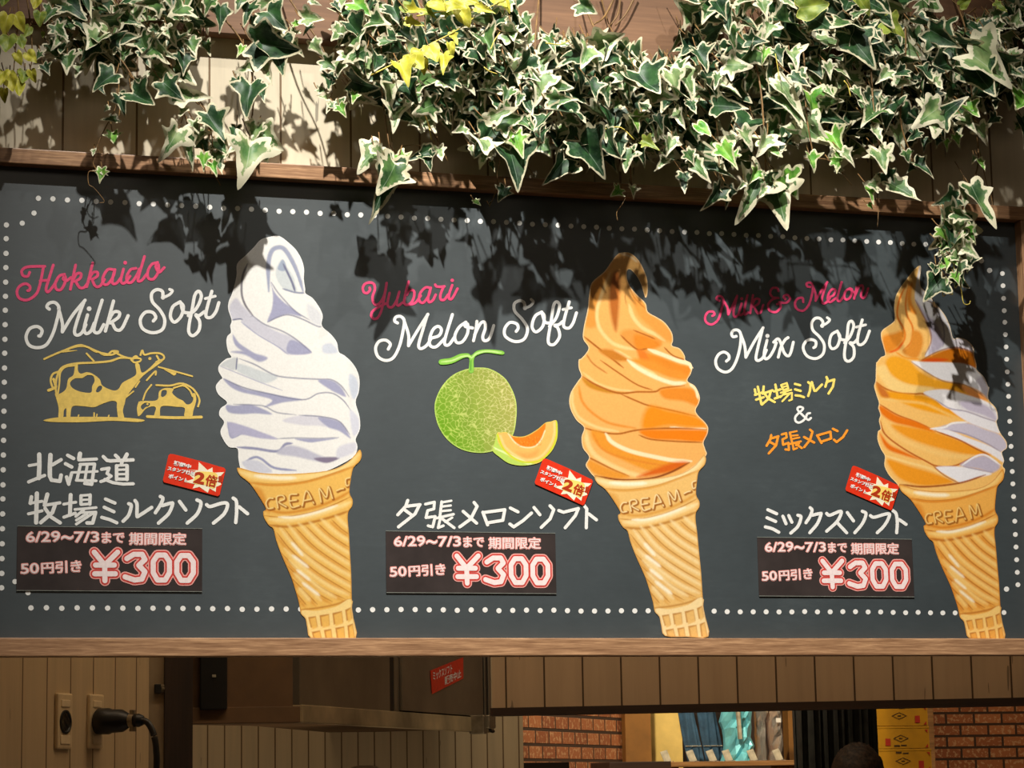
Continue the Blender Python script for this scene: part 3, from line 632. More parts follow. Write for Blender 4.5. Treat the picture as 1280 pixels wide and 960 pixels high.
go(F_, ('p', [(300,310),(400,240),(340,480),(330,620),(240,620),(270,420)], (222,148,62), 5), ('p', [(440,250),(490,240),(492,400),(482,560),(465,665),(430,560),(415,400)], (180,100,36), 5), ('l', [(420,240),(360,400),(328,520),(345,640),(430,742),(520,780),(610,797)], 22, OL, 2.5),
   ('l', [(230,700),(330,780),(420,850),(520,930)], 10, OB, 1.2), ('p', [(500,690),(560,650),(700,680),(800,720),(780,770),(640,802)], (230,150,66), 5), ('p', [(600,690),(720,712),(792,762),(700,805),(618,800)], OD, 5),
   ('l', [(560,470),(590,560),(660,640),(760,690),(822,732)], 24, OL, 2), ('l', [(590,655),(680,690),(750,720)], 7, OB, 1), ('p', [(580,400),(680,460),(697,525),(760,560),(870,670),(880,740),(825,730),(720,640),(620,540)], (229,152,66), 5), ('l', [(560,330),(600,420),(680,500)], 7, OB, 1.2, .7),
   ('p', [(590,140),(660,240),(692,380),(665,360),(620,260),(560,190)], (238,182,104), 3), ('l', [(500,100),(570,120),(620,160)], 14, OC, 2, .8), ('l', [(500,692),(560,750),(625,797),(690,790)], 9, OB, 1.2),
   ('p', [(620,800),(690,820),(760,940),(660,910)], (222,120,36), 4), ('p', [(690,830),(760,840),(920,900),(1010,930),(960,1010),(780,960)], OD, 4), ('l', [(700,795),(800,832),(920,878),(1000,902),(1018,945)], 26, OC, 1.6), ('l', [(815,780),(880,840),(970,872)], 8, OB, 1),
   ('l', [(455,802),(560,862),(650,925),(760,985)], 26, OL, 2), ('p', [(340,800),(440,800),(560,870),(480,880),(400,850)], (196,120,36), 4), ('l', [(250,830),(300,900),(400,970)], 9, OB, 1.2, .7))
go(G, ('p', [(560,0),(700,0),(860,60),(990,110),(960,140),(800,100)], (229,142,46), 5), ('l', [(550,0),(640,68),(760,128),(880,168),(972,166)], 26, OC, 2), ('l', [(350,0),(480,90),(620,180),(730,218)], 8, OB, 1.2), ('l', [(225,90),(330,170),(470,215),(600,228)], 16, OL, 2, .7),
   ('p', [(215,125),(300,170),(420,222),(570,236),(420,242),(270,200)], (196,130,34), 3), ('l', [(215,115),(320,180),(480,240),(620,232),(750,230),(805,205),(965,186)], 10, OB, 1.2),
   ('p', [(790,215),(960,200),(1042,230),(1065,335),(960,300),(820,280)], OD, 4), ('l', [(1000,175),(1045,215),(1062,280)], 16, OC, 2), ('l', [(500,248),(620,300),(700,330),(850,362),(1045,408)], 9, OB, 1.2),
   ('p', [(700,338),(850,365),(1050,410),(1128,485),(1000,492),(850,480),(660,500)], (233,138,22), 7), ('l', [(195,190),(220,300),(300,390),(420,460),(610,497)], 16, (222,138,50), 2.5), ('l', [(150,230),(150,320),(200,420),(330,490),(480,520)], 16, OL, 3), ('l', [(860,488),(1000,503),(1118,500)], 14, OC, 1.4),
   ('l', [(230,492),(340,522),(480,537),(620,510),(850,497),(1128,506)], 10, OB, 1.2), ('p', [(640,515),(850,507),(1125,515),(1102,592),(900,582),(720,572)], (233,124,14), 3.5), ('l', [(630,545),(720,577),(900,592),(1098,600)], 8, OB, 1),
   ('p', [(290,512),(390,540),(450,620),(600,680),(800,722),(985,745),(850,818),(700,805),(500,722),(380,660),(300,580)], (230,148,44), 4), ('l', [(390,535),(440,600),(570,662),(750,705),(900,732),(1015,736)], 26, OC, 1.8), ('l', [(300,540),(360,640),(480,700),(650,740),(830,770)], 12, (222,132,40), 2.5),
   ('l', [(248,520),(258,600),(310,690),(420,760),(560,822),(660,842)], 30, OL, 3.5), ('l', [(265,708),(330,740),(450,800),(560,845)], 9, OB, 1.2), ('p', [(262,725),(400,785),(560,850),(420,860),(290,810)], (229,148,48), 4), ('p', [(620,850),(860,750),(990,745),(860,812)], (214,98,22), 5), ('l', [(300,842),(500,872),(700,864),(850,822),(1000,745)], 11, (140,68,22), 1.6))
P_.rim(1.0, OC, 1.0, .7)
P_.build('ice_cream_swirl', Y2, M_paint, pic, B0)

# --- orange and white swirl
pic = picture('soft_serve_picture')
cone_art(pic, 1060, 600, [(274,28), (853,-55), (418,270), (808,220), (612,738), (840,690), (655,868), (855,868)], TAN3, .8, False)
H = zf(1060, 320, 5.818); I = zf(1060, 450, 5.818)
P_ = Painting(H([(525,68),(530,110),(522,170),(530,225),(560,255),(600,300),(650,360),(705,430),(742,510),(765,598),(800,594),(860,610),(910,660),(918,720),(935,790),(937,828),(990,880),(1020,950)]) +
     I([(1027,200),(1020,282),(1075,350),(1090,420),(1080,452),(1108,530),(1150,590),(1155,640),(1120,672),(1135,730),(1125,770),(1142,800),(1120,862),(1050,920),(950,960),(810,985),(650,985),(500,975),(390,940),(352,895),(300,840),(265,770),(268,700),(240,650),(215,580),(218,520),(237,500),(225,440),(235,400),(220,350),(225,312),(205,250),(190,190),(200,150),(203,60),(205,20)]) +
     H([(212,770),(240,735),(270,718),(255,650),(240,590),(250,540),(330,480),(340,440),(335,380),(345,300),(380,230),(440,150),(480,100)]), .9, 4)
P_.wash((242,188,104)); WH = (236,231,230); WL = (190,180,196); OM = (236,148,44)
go(H, ('p', [(525,60),(535,110),(525,190),(545,240),(600,300),(660,360),(745,510),(765,600),(770,665),(640,695),(560,730),(602,620),(590,520),(530,400),(488,320),(495,200)], WH, 2), ('p', [(495,320),(560,410),(640,490),(692,600),(685,660),(585,718),(608,610),(570,480)], WL, 3), ('l', [(490,320),(530,400),(590,520),(605,620),(560,720)], 8, (160,110,80), 1, .8), ('l', [(600,330),(670,440),(700,560),(690,660)], 8, (160,152,172), 1, .8),
   ('p', [(760,598),(860,606),(925,700),(840,680),(760,668)], (226,218,224), 3), ('l', [(420,210),(370,330),(360,440),(405,530),(412,600),(370,660),(310,700)], 12, (226,116,28), 1.5), ('p', [(252,590),(340,560),(408,540),(405,610),(330,690),(262,700)], (228,138,40), 5), ('l', [(445,190),(420,330),(430,430),(470,520),(462,620),(400,690)], 12, (222,120,34), 1.6),
   ('p', [(470,545),(530,560),(545,640),(500,745),(420,720),(400,690),(450,640)], (222,140,48), 4), ('p', [(440,230),(470,200),(460,320),(500,420),(450,400),(430,320)], (230,140,44), 3), ('l', [(350,700),(420,740),(520,750)], 8, OM, 1.5), ('l', [(300,700),(360,680),(400,630)], 12, (232,100,24), 2),
   ('p', [(530,762),(640,710),(760,668),(850,680),(922,722),(940,830),(800,782),(650,770)], (214,120,20), 3), ('p', [(530,762),(620,742),(730,752),(640,772)], (226,84,18), 3), ('l', [(540,755),(640,700),(760,664),(860,680),(920,715)], 7, (150,80,40), 1, .7))
go(I, ('p', [(460,12),(560,15),(720,18),(850,28),(950,78),(1024,170),(1020,285),(950,240),(850,182),(700,152),(580,92)], (238,234,234), 2), ('p', [(930,150),(1000,120),(1024,180),(1018,275)], (206,198,206), 4), ('p', [(275,10),(330,-30),(440,0),(520,80),(640,140),(800,170),(940,222),(1015,295),(900,270),(750,222),(550,195),(400,165),(300,85)], (240,164,36), 4), ('p', [(800,175),(940,222),(1012,290),(900,268)], (222,140,70), 4), ('l', [(460,12),(580,94),(700,155),(860,185),(1015,285)], 7, (170,120,70), 1, .8),
   ('p', [(205,70),(270,40),(320,120),(450,180),(620,205),(540,240),(440,245),(300,210)], (246,206,128), 4), ('l', [(200,155),(260,202),(360,238),(480,247),(560,250),(700,320),(860,432)], 9, (186,104,34), 1.1), ('p', [(208,170),(280,222),(480,252),(560,262),(700,330),(855,436),(700,402),(500,352),(320,282),(240,262)], (240,158,24), 3), ('p', [(205,165),(270,215),(300,270),(240,260)], (200,112,40), 4),
   ('l', [(240,285),(400,300),(560,320),(720,390),(840,440)], 14, (246,204,120), 3, .7), ('p', [(550,235),(700,214),(850,250),(1000,300),(1075,360),(1090,442),(1000,422),(860,372),(720,350),(640,292)], WH, 2), ('p', [(810,300),(960,308),(1055,370),(1080,442),(980,402),(860,362)], WL, 4), ('p', [(735,350),(860,372),(1000,422),(1086,460),(1108,532),(1000,502),(870,450)], (231,226,228), 2), ('l', [(640,290),(740,352),(860,374),(1000,424),(1085,450)], 7, (150,140,160), 1, .8),
   ('l', [(228,320),(350,395),(480,445),(600,497)], 8, (180,96,30), 1.1), ('p', [(235,332),(350,400),(500,450),(610,505),(620,530),(450,482),(330,452),(245,392)], (230,116,14), 3), ('p', [(620,505),(760,462),(880,460),(1000,505),(1105,545),(1157,622),(1118,668),(1000,602),(850,542),(720,512)], (198,189,203), 2.5), ('l', [(600,500),(700,490),(760,460),(870,452)], 10, (240,236,232), 1.3), ('p', [(640,508),(740,512),(860,562),(1000,612),(1115,672),(1135,745),(1050,692),(900,622),(760,562)], (235,230,232), 2), ('l', [(740,510),(860,540),(1000,602),(1112,668)], 7, (150,140,160), 1, .8),
   ('p', [(320,470),(480,492),(620,522),(800,580),(960,652),(1035,692),(900,692),(700,652),(500,592),(380,532)], (238,152,34), 4), ('l', [(630,515),(800,577),(920,640),(1030,692)], 8, (178,96,34), 1), ('l', [(260,440),(360,560),(560,650),(760,700),(960,700)], 22, (246,200,120), 4, .7), ('l', [(235,442),(270,540),(400,642),(560,732),(650,772),(780,768),(910,702)], 9, (184,98,34), 1.1),
   ('p', [(232,532),(300,612),(400,662),(530,725),(400,692),(280,642)], (228,112,16), 3), ('p', [(815,768),(900,718),(1000,698),(1105,768),(1050,818),(950,792)], (188,178,194), 3), ('l', [(830,765),(920,705),(1000,692),(1110,765)], 9, (240,236,236), 1.2), ('p', [(640,780),(820,776),(950,800),(1045,828),(950,855),(810,895),(720,842)], (233,229,231), 2), ('l', [(840,775),(960,800),(1060,818)], 7, (170,160,176), 1), ('p', [(290,722),(450,772),(620,822),(765,888),(560,915),(400,875),(320,802)], (236,150,32), 4), ('l', [(270,695),(420,740),(600,790),(720,850),(815,897)], 14, (247,206,130), 2), ('l', [(620,772),(700,838),(805,895)], 8, (170,90,40), 1, .8), ('l', [(380,905),(560,922),(810,895),(1000,835)], 10, (160,84,28), 1.4))
P_.rim(1.0, (251,222,172), 1.0, .65)
P_.build('ice_cream_swirl', Y2, M_paint, pic, B0)

# --- the melon and its slice
pic = picture('melon_picture')
J = zf(530, 430, 6)
P_ = Painting(J([(330,185),(410,176),(500,188),(600,250),(660,340),(692,440),(692,560),(668,680),(600,760),(510,805),(400,816),(280,790),(180,722),(110,620),(80,500),(90,410),(140,310),(220,230)]), .55, 5)
u = (P_.V[:, 0]-543)/103; v_ = (P_.V[:, 1]-459)/107
t = np.clip(.15+.9*u-.2*v_*v_-.25*(v_-.35)*(u < .6), 0, 1)[:, None]
P_.C = lin((106,160,22))*(1-t)+lin((172,170,86))*t
cells = RNG.uniform((540, 456), (650, 570), (430, 2)); q = P_.V+np.stack([np.sin(P_.V[:, 1]*.5), np.sin(P_.V[:, 0]*.45)], 1)*.8
f1 = np.full(len(q), 1e9); f2 = f1.copy()
for cpt in cells:
    e = np.hypot(*((q-cpt)*(1, 1.25)).T); n1 = e < f1; f2 = np.where(n1, f1, np.minimum(f2, e)); f1 = np.where(n1, e, f1)
P_._mix(np.clip((.75-(f2-f1))/.5, 0, 1)*.8, lin((188,214,92))*(1-t)+lin((226,214,150))*t)
P_.rim(1.4, (206,232,120), 1.2, .6)
P_.build('melon', Y2, M_paint, pic, B0)
P_ = Painting(J([(548,668),(575,664),(612,660),(640,672),(680,692),(760,690),(850,640),(908,592),(950,582),(994,574),(1003,640),(996,720),(960,800),(900,862),(850,895),(740,912),(640,896),(570,850),(515,800),(530,740)]), .7, 5)
P_.wash((250,186,98)); P_.poly(J([(548,668),(512,800),(560,850),(640,898),(740,914),(860,900),(740,886),(650,850),(590,790),(555,730)]), (186,214,96), 1.5)
for i in range(60): P_.line(J([(520+i*5, 770+i*2.2), (536+i*5, 790+i*2.4)]), .5, (236,244,180), .5, .8)
P_.line(J([(552,680),(595,785),(680,858),(770,888),(880,868),(958,785),(994,685),(994,580)]), 2.2, (204,214,40), 1.2, 1, False); P_.line(J([(572,690),(615,780),(700,842),(780,868),(870,848),(940,770),(976,680),(978,590)]), 2.4, (250,222,150), 2.4, .7, False)
P_.poly(J([(628,668),(670,696),(760,696),(850,646),(908,592),(905,652),(872,722),(820,768),(740,768),(680,732)]), (236,128,28), 1.2); P_.line(J([(632,672),(680,736),(740,772),(820,772),(874,726),(908,650)]), 1.6, (252,224,170), 1, 1, False)
for i in range(40): x, y = random.uniform(690, 880), random.uniform(690, 760); P_.line(J([(x, y), (x+random.uniform(-10, 10), y+12)]), .7, random.choice([(250,160,60), (206,96,20)]), .6, .7)
P_.poly(J([(690,810),(780,820),(860,790),(840,840),(760,860)]), (240,160,80), 5, .7)
P_.rim(.6, (200,220,90), .6, .6)
P_.build('melon_slice', Y3, M_paint, pic, B0)
P_ = Painting(J([(118,118),(200,104),(270,74),(330,70),(356,84),(400,50),(480,40),(590,52),(590,80),(480,66),(420,76),(376,108),(372,208),(336,208),(340,112),(300,104),(210,146),(122,154)]), .6, 4)
P_.wash((142,200,78)); P_.line(J([(130,134),(210,124),(280,96),(330,90),(356,104)]), 1.8, (206,236,150), 1.5); P_.line(J([(358,104),(400,70),(480,54),(580,66)]), 1.8, (206,236,150), 1.5); P_.line(J([(352,120),(350,200)]), 1.4, (80,150,50), 1.2); P_.rim(.6, (92,164,56), .6, .5)
P_.build('melon_stem', Y3, M_paint, pic, B0)
# ------------------------------------------------------------------ price cards
M_card = plain('price_card_film', (58, 50, 48), .3, .12, 14)
M_cardpink = plain('pale_pink_print', (240, 164, 154), .5, .03, 150)
M_cardred = plain('card_red_print', (206, 58, 48), .5, .04, 150)
M_cardwhite = plain('card_white_print', (246, 226, 222), .5, .03, 150)
M_cardedge = plain('clear_film_edge', (128, 130, 122), .2, .1, 60)
YC = -.0022
def card_first():
    cx, cz = at(137, 699, YC), None
    root = root_at('price_card', at(137, 699, YC),
        'dark price card of 300 yen stuck under the milk soft lettering at the left', 'price card', 'price cards on the menu board')
    bpy.context.view_layer.update(); b = np.array(root.location)
    q = at_np([(22, 657.6), (253, 660.8), (252.6, 739), (20.3, 738.6)], YC)
    x0, x1 = q[[0, 3], 0].mean(), q[[1, 2], 0].mean(); z1, z0 = q[:2, 2].mean(), q[2:, 2].mean()
    bm = bmesh.new(); bm_box(bm, Vector((x0, YC+.0002, z0))-Vector(b), Vector((x1, YC+.0016, z1))-Vector(b)); from_bm('card_sheet', bm, M_card, root)
    for zz in (z0, z1):
        bm = bmesh.new(); bm_box(bm, Vector((x0, YC-.0004, zz-.0006))-Vector(b), Vector((x1, YC+.0012, zz+.0006))-Vector(b)); from_bm('film_edge', bm, M_cardedge, root)
    L = zf(15, 655, 5.224)
    words = [('6/29', L([(92,54),(312,48),(312,116),(94,118)])), ('~', L([(324,78),(398,76),(398,100),(324,102)])), ('7/3', L([(408,52),(566,52),(566,118),(408,120)])), ('まで', L([(588,56),(732,56),(730,122),(590,124)])), ('期間限定', L([(768,58),(1138,60),(1134,136),(768,136)])), ('50', L([(58,262),(172,256),(174,322),(60,326)])), ('円引き', L([(192,254),(450,236),(452,314),(194,324)]))]
    big = [[(537,184),(605,268),(607,370)], [(690,184),(605,268)], [(545,268),(668,268)], [(540,325),(675,325)],
           [(750,226),(795,198),(850,198),(868,232),(828,270),(868,312),(848,360),(800,366),(738,345)],
           [(950,203),(1000,203),(1028,245),(1028,318),(1000,366),(950,366),(922,318),(922,245),(950,203)],
           [(1104,206),(1154,206),(1184,248),(1184,320),(1154,368),(1104,368),(1076,320),(1076,248),(1104,206)]]
    for wd, mt, y, off in ((70, M_cardpink, -.0003, .05), (54, M_cardred, -.0006, .01), (34, M_cardwhite, -.0009, -.018)):
        p = Print()
        for q_ in big: p.ribbon(L(q_), wd/5.224, smooth=False)
        for i, (t_, quad) in enumerate(words):
            if mt is M_cardred: continue
            V, F = text_shape(t_, quad, .004)
            if mt is M_cardpink:
                for j in range(10): p.add(V+1.05*np.array((math.cos(j*.628), math.sin(j*.628))), F, j*1.2e-5)
            else: p.add(V, F, i*1e-5)
        p.build('lettering', YC+y, mt, root)
    return root
card = card_first()
def copy_tree(o, parent=None):
    c = o.copy(); COL.objects.link(c)
    if parent is not None: c.parent = parent
    for ch in list(o.children): copy_tree(ch, c)
    return c
kids = [o for o in card.children]
for px, py, lab in ((588.7, 703.3, 'dark price card of 300 yen stuck under the line of Japanese below the melon picture'),
                    (1044.4, 709.2, 'dark price card of 300 yen stuck under the mix soft serve lettering at the right')):
    c = copy_tree(card); c.location = at(px, py, YC); c['label'] = lab

# ------------------------------------------------------------------ red bonus stickers
M_red = plain('sticker_red', (222, 52, 24), .35, .06, 60)
M_cream = plain('sticker_cream', (246, 236, 206), .4, .03, 60)
M_gold = plain('sticker_yellow', (250, 214, 110), .4, .03, 60)
M_dkred = plain('sticker_dark_red', (178, 52, 14), .4, .05, 60)
YS = -.0024
def sticker_first():
    Z = zf(200, 560, 14.222)
    root = root_at('promotion_sticker', at(243, 593, YS), 'tilted red double points sticker beside the white milk swirl', 'sticker', 'red bonus stickers on the menu board')
    bpy.context.view_layer.update()
    p = Print(); p.fill(Z([(180,105),(240,110),(700,225),(1140,352),(1168,385),(1062,830),(1030,858),(560,735),(70,610),(52,570),(150,130)]), smooth=False); p.build('sticker_sheet', YS, M_red, root)
    p = Print(); p.fill(Z([(690,248),(845,392),(932,345),(938,440),(1142,428),(1040,540),(1090,650),(1000,690),(990,780),(880,715),(850,795),(700,690),(580,720),(620,640),(430,600),(600,548),(520,470),(640,405),(455,385),(680,395)]), smooth=False); p.build('burst', YS-.0003, M_cream, root)
    p = Print(); p.fill(Z([(650,430),(820,420),(1000,450),(1020,560),(960,720),(800,660),(600,630),(620,520)])); p.build('burst', YS-.0005, M_gold, root)
    p = Print()
    V, F = text_shape('2', Z([(640,430),(800,455),(760,640),(605,605)]), .05); p.add(V, F)
    V, F = text_shape('倍', Z([(835,470),(1030,505),(985,700),(800,665)]), .035); p.add(V, F, 1e-5)
    V, F = text_shape('!', Z([(1060,500),(1105,510),(1085,610),(1040,600)]), .05); p.add(V, F, 2e-5)
    p.build('lettering', YS-.0007, M_dkred, root)
    p = Print()
    for i, (t_, q_) in enumerate((('期間中', [(258,225),(555,300),(540,365),(240,300)]), ('スタンプ付与', [(150,325),(612,420),(600,490),(132,390)]), ('ポイント', [(165,455),(500,545),(480,610),(150,530)]))):
        V, F = text_shape(t_, Z(q_), .045); p.add(V, F, i*1e-5)
    p.build('lettering', YS-.0009, M_white, root)
    return root
stk = sticker_first()
for px, py, deg, lab in ((705.0, 601.6, -9.0, 'tilted red double points sticker beside the cut melon slice'), (1090.5, 609.3, -8.0, 'tilted red double points sticker touching the orange and white swirl')):
    c = copy_tree(stk); c.location = at(px, py, YS); c['label'] = lab; c.rotation_euler = (0, math.radians(-deg), 0)
# ------------------------------------------------------------------ walls and what is behind the board
M_plankup = planks('whitewashed_planks', (226, 212, 184), (120, 96, 66), .150, 'X', -.014)
M_plankin = planks('cream_planks', (205, 180, 142), (96, 72, 46), .108, 'X', 0.01)
M_plankkit = planks('kitchen_planks', (205, 182, 146), (110, 84, 56), .056, 'X', 0.01)
M_plankval = planks('valance_planks', (190, 164, 134), (74, 54, 36), .095, 'X', .03)
M_beam = wood('dark_beam', (40, 25, 16), (62, 40, 26), .7, 0, .6)
M_beamup = wood('dark_post', (34, 22, 15), (56, 38, 25), .7, 2, .6)
M_shelfw = wood('shelf_wood', (120, 84, 48), (168, 124, 76), .6, 0, .5)
M_header = wood('brown_header', (108, 78, 56), (138, 102, 74), .6, 0, .6)
M_brick = bricks('old_brick', 'X')
M_plaster = plain('plaster', (196, 176, 146), .8, .05, 8)
M_floor = plain('concrete_floor', (112, 100, 88), .7, .1, 6)
M_greypaint = plain('grey_paint', (150, 132, 106), .5, .06, 12)
M_steel = plain('brushed_steel', (150, 140, 124), .34, .10, 5, .75)
M_steelband = plain('dull_steel_band', (190, 170, 134), .42, .22, 5, .35)
M_black = plain('black_rubber', (16, 16, 17), .45, .2, 20)
M_brownpanel = plain('brown_panel', (112, 84, 56), .6, .08, 10)  # even brown of the cabinet body and its left rail
M_ivory = plain('ivory_plastic', (214, 190, 150), .45, .04, 40)
M_ivory2 = plain('ivory_button', (226, 204, 166), .4, .04, 40)
M_brass = plain('cord_clip_metal', (150, 140, 122), .35, .1, 40, .8)
M_yellowpanel = plain('yellow_wall_panel', (236, 204, 118), .6, .05, 10)
M_brown = plain('brown_upright', (134, 92, 40), .6, .08, 10)
M_carton = plain('yellow_carton', (190, 136, 14), .6, .05, 14)
M_cartonred = plain('carton_red_print', (176, 44, 22), .6, .04, 20)
M_cartonblk = plain('carton_dark_print', (70, 48, 20), .6, .04, 20)
M_foil = plain('turquoise_foil', (124, 216, 236), .3, .12, 12, .25)
M_denim = plain('slate_blue_cloth', (52, 84, 110), .8, .22, 14)
M_curtain = plain('black_curtain', (52, 50, 44), .85, .2, 20)
M_film = None
def film_mat():
    m, nt, b = nodes('clear_film'); b.inputs['Base Color'].default_value = (.9, .86, .8, 1); b.inputs['Roughness'].default_value = .12
    b.inputs['Transmission Weight'].default_value = .85; b.inputs['Specular IOR Level'].default_value = .8; b.inputs['IOR'].default_value = 1.15; return m
M_film = film_mat()
M_tagpaper = plain('shelf_card_paper', (176, 168, 146), .4, .15, 30)
def slab(name, lo, hi, mat, kind=True, bev=0.0):
    bm = bmesh.new(); bm_box(bm, lo, hi, bev); o = from_bm(name, bm, mat)
    if kind: structure(o)
    return o
ZH = at(240, 40, .0).z; CEIL = 5.5
slab('wall_front', (-3.2, .03, ZB-.02), (3.2, .07, CEIL), M_plankup)
slab('trim_1', (-3.2, -.012, ZH), (3.2, .029, CEIL), M_header)
slab('floor', (-6, -7, -.1), (9, 11, 0), M_floor)
slab('ceiling', (-6, -7, CEIL), (9, 11, CEIL+.1), M_plaster)
slab('wall_right', (8.9, -7, 0), (9.0, 11, CEIL), M_plaster)
slab('wall_west', (-6.0, -7, 0), (-5.9, 11, CEIL), M_plaster)
slab('wall_back', (-6, 10.4, 0), (9, 10.5, CEIL), M_brick)

class Oblique:                              # an upright plane that runs from A to B (plan), with its own axes
    def __init__(s, A, B):
        s.A = Vector((A.x, A.y, 0)); d = Vector((B.x-A.x, B.y-A.y, 0)); s.L = d.length; s.d = d.normalized(); s.n = Vector((s.d.y, -s.d.x, 0))
        s.M = Matrix.Translation(s.A) @ Matrix((s.d, -s.n, Vector((0, 0, 1)))).transposed().to_4x4()
    def hit(s, px, py):                     # picture point -> (along, height)
        v = CR*((px-640)/FPX)+CU*((480-py)/FPX)+CD; t = (s.A-CAM).dot(s.n)/v.dot(s.n); p = CAM+v*t
        return (p-s.A).dot(s.d), p.z
    def place(s, o): o.matrix_world = s.M; return o
def oblique_slab(name, ob, lo, hi, mat, bev=0.0):
    bm = bmesh.new(); bm_box(bm, lo, hi, bev); o = from_bm(name, bm, mat); ob.place(o); return structure(o)

# left wall with its two sockets (runs away to the right)
WL_ = Oblique(at(-70, 890, .16), at(186, 890, .92))
oblique_slab('wall_left', WL_, (0, 0, 0), (WL_.L, .06, 3.2), M_plankin)
def wall_socket(px, py, label):
    s_, z_ = WL_.hit(px, py)
    r = root_at('power_socket', WL_.M @ Vector((s_, 0, z_)), label, 'socket'); r.rotation_euler = WL_.M.to_euler()
    bm = bmesh.new(); bm_box(bm, (-.034, -.009, -.06), (.034, 0, .06), .004); from_bm('cover_plate', bm, M_ivory, r)
    bm = bmesh.new(); bm_box(bm, (-.020, -.011, .030), (.020, -.008, .046), .002); from_bm('button', bm, M_ivory2, r)
    bm = bmesh.new(); bm_box(bm, (-.022, -.011, -.050), (.022, -.008, -.030), .002); from_bm('button', bm, M_ivory2, r)
    bm = bmesh.new(); bm_lathe(bm, [(.026, 0), (.026, .0035), (.022, .004), (.020, .001), (.0, .001)], 22, Matrix.Translation((0, -.008, -.002)) @ Matrix.Rotation(math.pi/2, 4, 'X')); from_bm('socket_hole', bm, M_black, r)
    return r
wall_socket(77, 901.5, 'empty ivory power socket with a round black hole on the dim plank wall')
r2 = wall_socket(117, 902, 'ivory power socket behind the plugged-in black plug')
s_, z_ = WL_.hit(116, 902)
pl = root_at('power_plug', WL_.M @ Vector((s_, -.012, z_)), 'big black plug and cable sticking out of the ivory socket', 'plug'); pl.rotation_euler = WL_.M.to_euler()
O_ = Matrix.Rotation(math.pi/2, 4, 'X')
bm = bmesh.new(); bm_lathe(bm, [(.0, 0), (.026, .0), (.029, .004), (.029, .028), (.026, .034), (.025, .060), (.017, .074), (.012, .080), (0, .080)], 24, O_); from_bm('plug_body', bm, M_black, pl, True)
bm = bmesh.new(); bm_lathe(bm, [(0, .078), (.015, .078), (.015, .090), (0, .090)], 18, O_); bm_box(bm, (-.006, -.090, .012), (.006, -.080, .023), .001); bm_box(bm, (-.006, -.090, -.024), (.006, -.080, -.012), .001); from_bm('cord_clip', bm, M_brass, pl)
bm = bmesh.new(); bm_lathe(bm, [(0, .088), (.014, .090), (.015, .100), (.011, .110), (0, .110)], 18, O_); from_bm('collar', bm, M_black, pl, True)
bm = bmesh.new(); bm_tube(bm, crom([(0, -.105, 0), (.0, -.122, -.006), (.0, -.136, -.03), (.0, -.143, -.065), (0, -.143, -.12), (0, -.13, -.3), (0, -.06, -.7), (0, -.02, -1.2), (0, -.02, -z_+.02)], 8), .0072, 12); from_bm('cord', bm, M_black, pl, True)

# grey and dark posts
def post(name, x0, x1, Y, dep, z1, mat):
    a, b = at(x0, 890, Y), at(x1, 890, Y); return slab(name, (a.x, Y, 0), (b.x, Y+dep, z1), mat)
post('trim_2', 184, 207, .93, .05, 3.2, M_greypaint)
post('trim_3', 206, 241, .915, .10, 3.2, M_beamup)
lt = root_at('door_latch', at(199, 861, .93), 'small dark metal latch on the grey post beside the dark post', 'latch')
bpy.context.view_layer.update()
bm = bmesh.new(); bm_box(bm, (-.012, -.012, -.011), (.003, 0, .011), .002); from_bm('keeper', bm, M_black, lt)
bm = bmesh.new(); bm_box(bm, (0, -.009, -.009), (.014, 0, .009), .002); bm_box(bm, (.004, -.014, -.003), (.02, -.008, .003), .001); from_bm('bolt', bm, M_brass, lt)

# stainless cabinet over the kitchen: short left face, long right face running away
pc = at(375, 903, 1.5); zb = pc.z; plft = at_z(236, 905, zb); prt = at_z(615, 916, zb); ZC = 2.75
cab = root_at('stainless_cabinet', pc, 'dim stainless steel overhead cabinet just below the board, left of centre', 'cabinet')
bpy.context.view_layer.update()
RF = Oblique(pc, prt); LF = Oblique(plft, pc)
def on_face(F, name, lo, hi, mat, bev=.002):
    bm = bmesh.new(); bm_box(bm, lo, hi, bev, F.M); bmesh.ops.transform(bm, matrix=Matrix.Translation(-pc), verts=bm.verts); return from_bm(name, bm, mat, cab)
back = RF.M @ Vector((RF.L, .55, 0)); bl = LF.M @ Vector((0, .55, 0)); bm = bmesh.new()
bm_prism(bm, [(q.x-pc.x, q.y-pc.y) for q in (RF.M @ Vector((.0, .02, 0)), RF.M @ Vector((RF.L, .02, 0)), back, LF.M @ Vector((LF.L*.6, .75, 0)), bl, LF.M @ Vector((0, .02, 0)))], .012, ZC-zb); from_bm('cabinet_body', bm, M_brownpanel, cab)
zr = .046
on_face(RF, 'bottom_rail', (0, -.008, zb), (RF.L, .03, zb+zr), M_steelband); on_face(LF, 'bottom_rail', (0, -.006, zb), (LF.L, .03, zb+.042), M_brownpanel)
hx = lambda px: RF.hit(px, 860)[0]
on_face(RF, 'side_panel', (0, 0, zb+zr), (hx(487.5), .03, ZC), M_steel); on_face(RF, 'door_gasket', (hx(488), .004, zb+zr), (hx(494), .03, ZC), M_black)
on_face(RF, 'side_panel', (hx(494), .002, zb+zr), (hx(500), .03, ZC), M_steel); dr = on_face(RF, 'door', (hx(500.5), -.006, zb+zr+.004), (hx(601.5), .03, ZC), M_steel)
on_face(RF, 'door_gasket', (hx(602), .002, zb+.02), (hx(605.5), .03, ZC), M_black); on_face(RF, 'side_panel', (hx(605.5), -.002, zb+.03), (hx(606.6), .03, ZC), M_steel); on_face(RF, 'door_gasket', (hx(606.8), .002, zb+.02), (hx(611), .03, ZC), M_black)
on_face(RF, 'side_panel', (hx(611), 0, zb+.0), (RF.L, .03, ZC), M_steel)
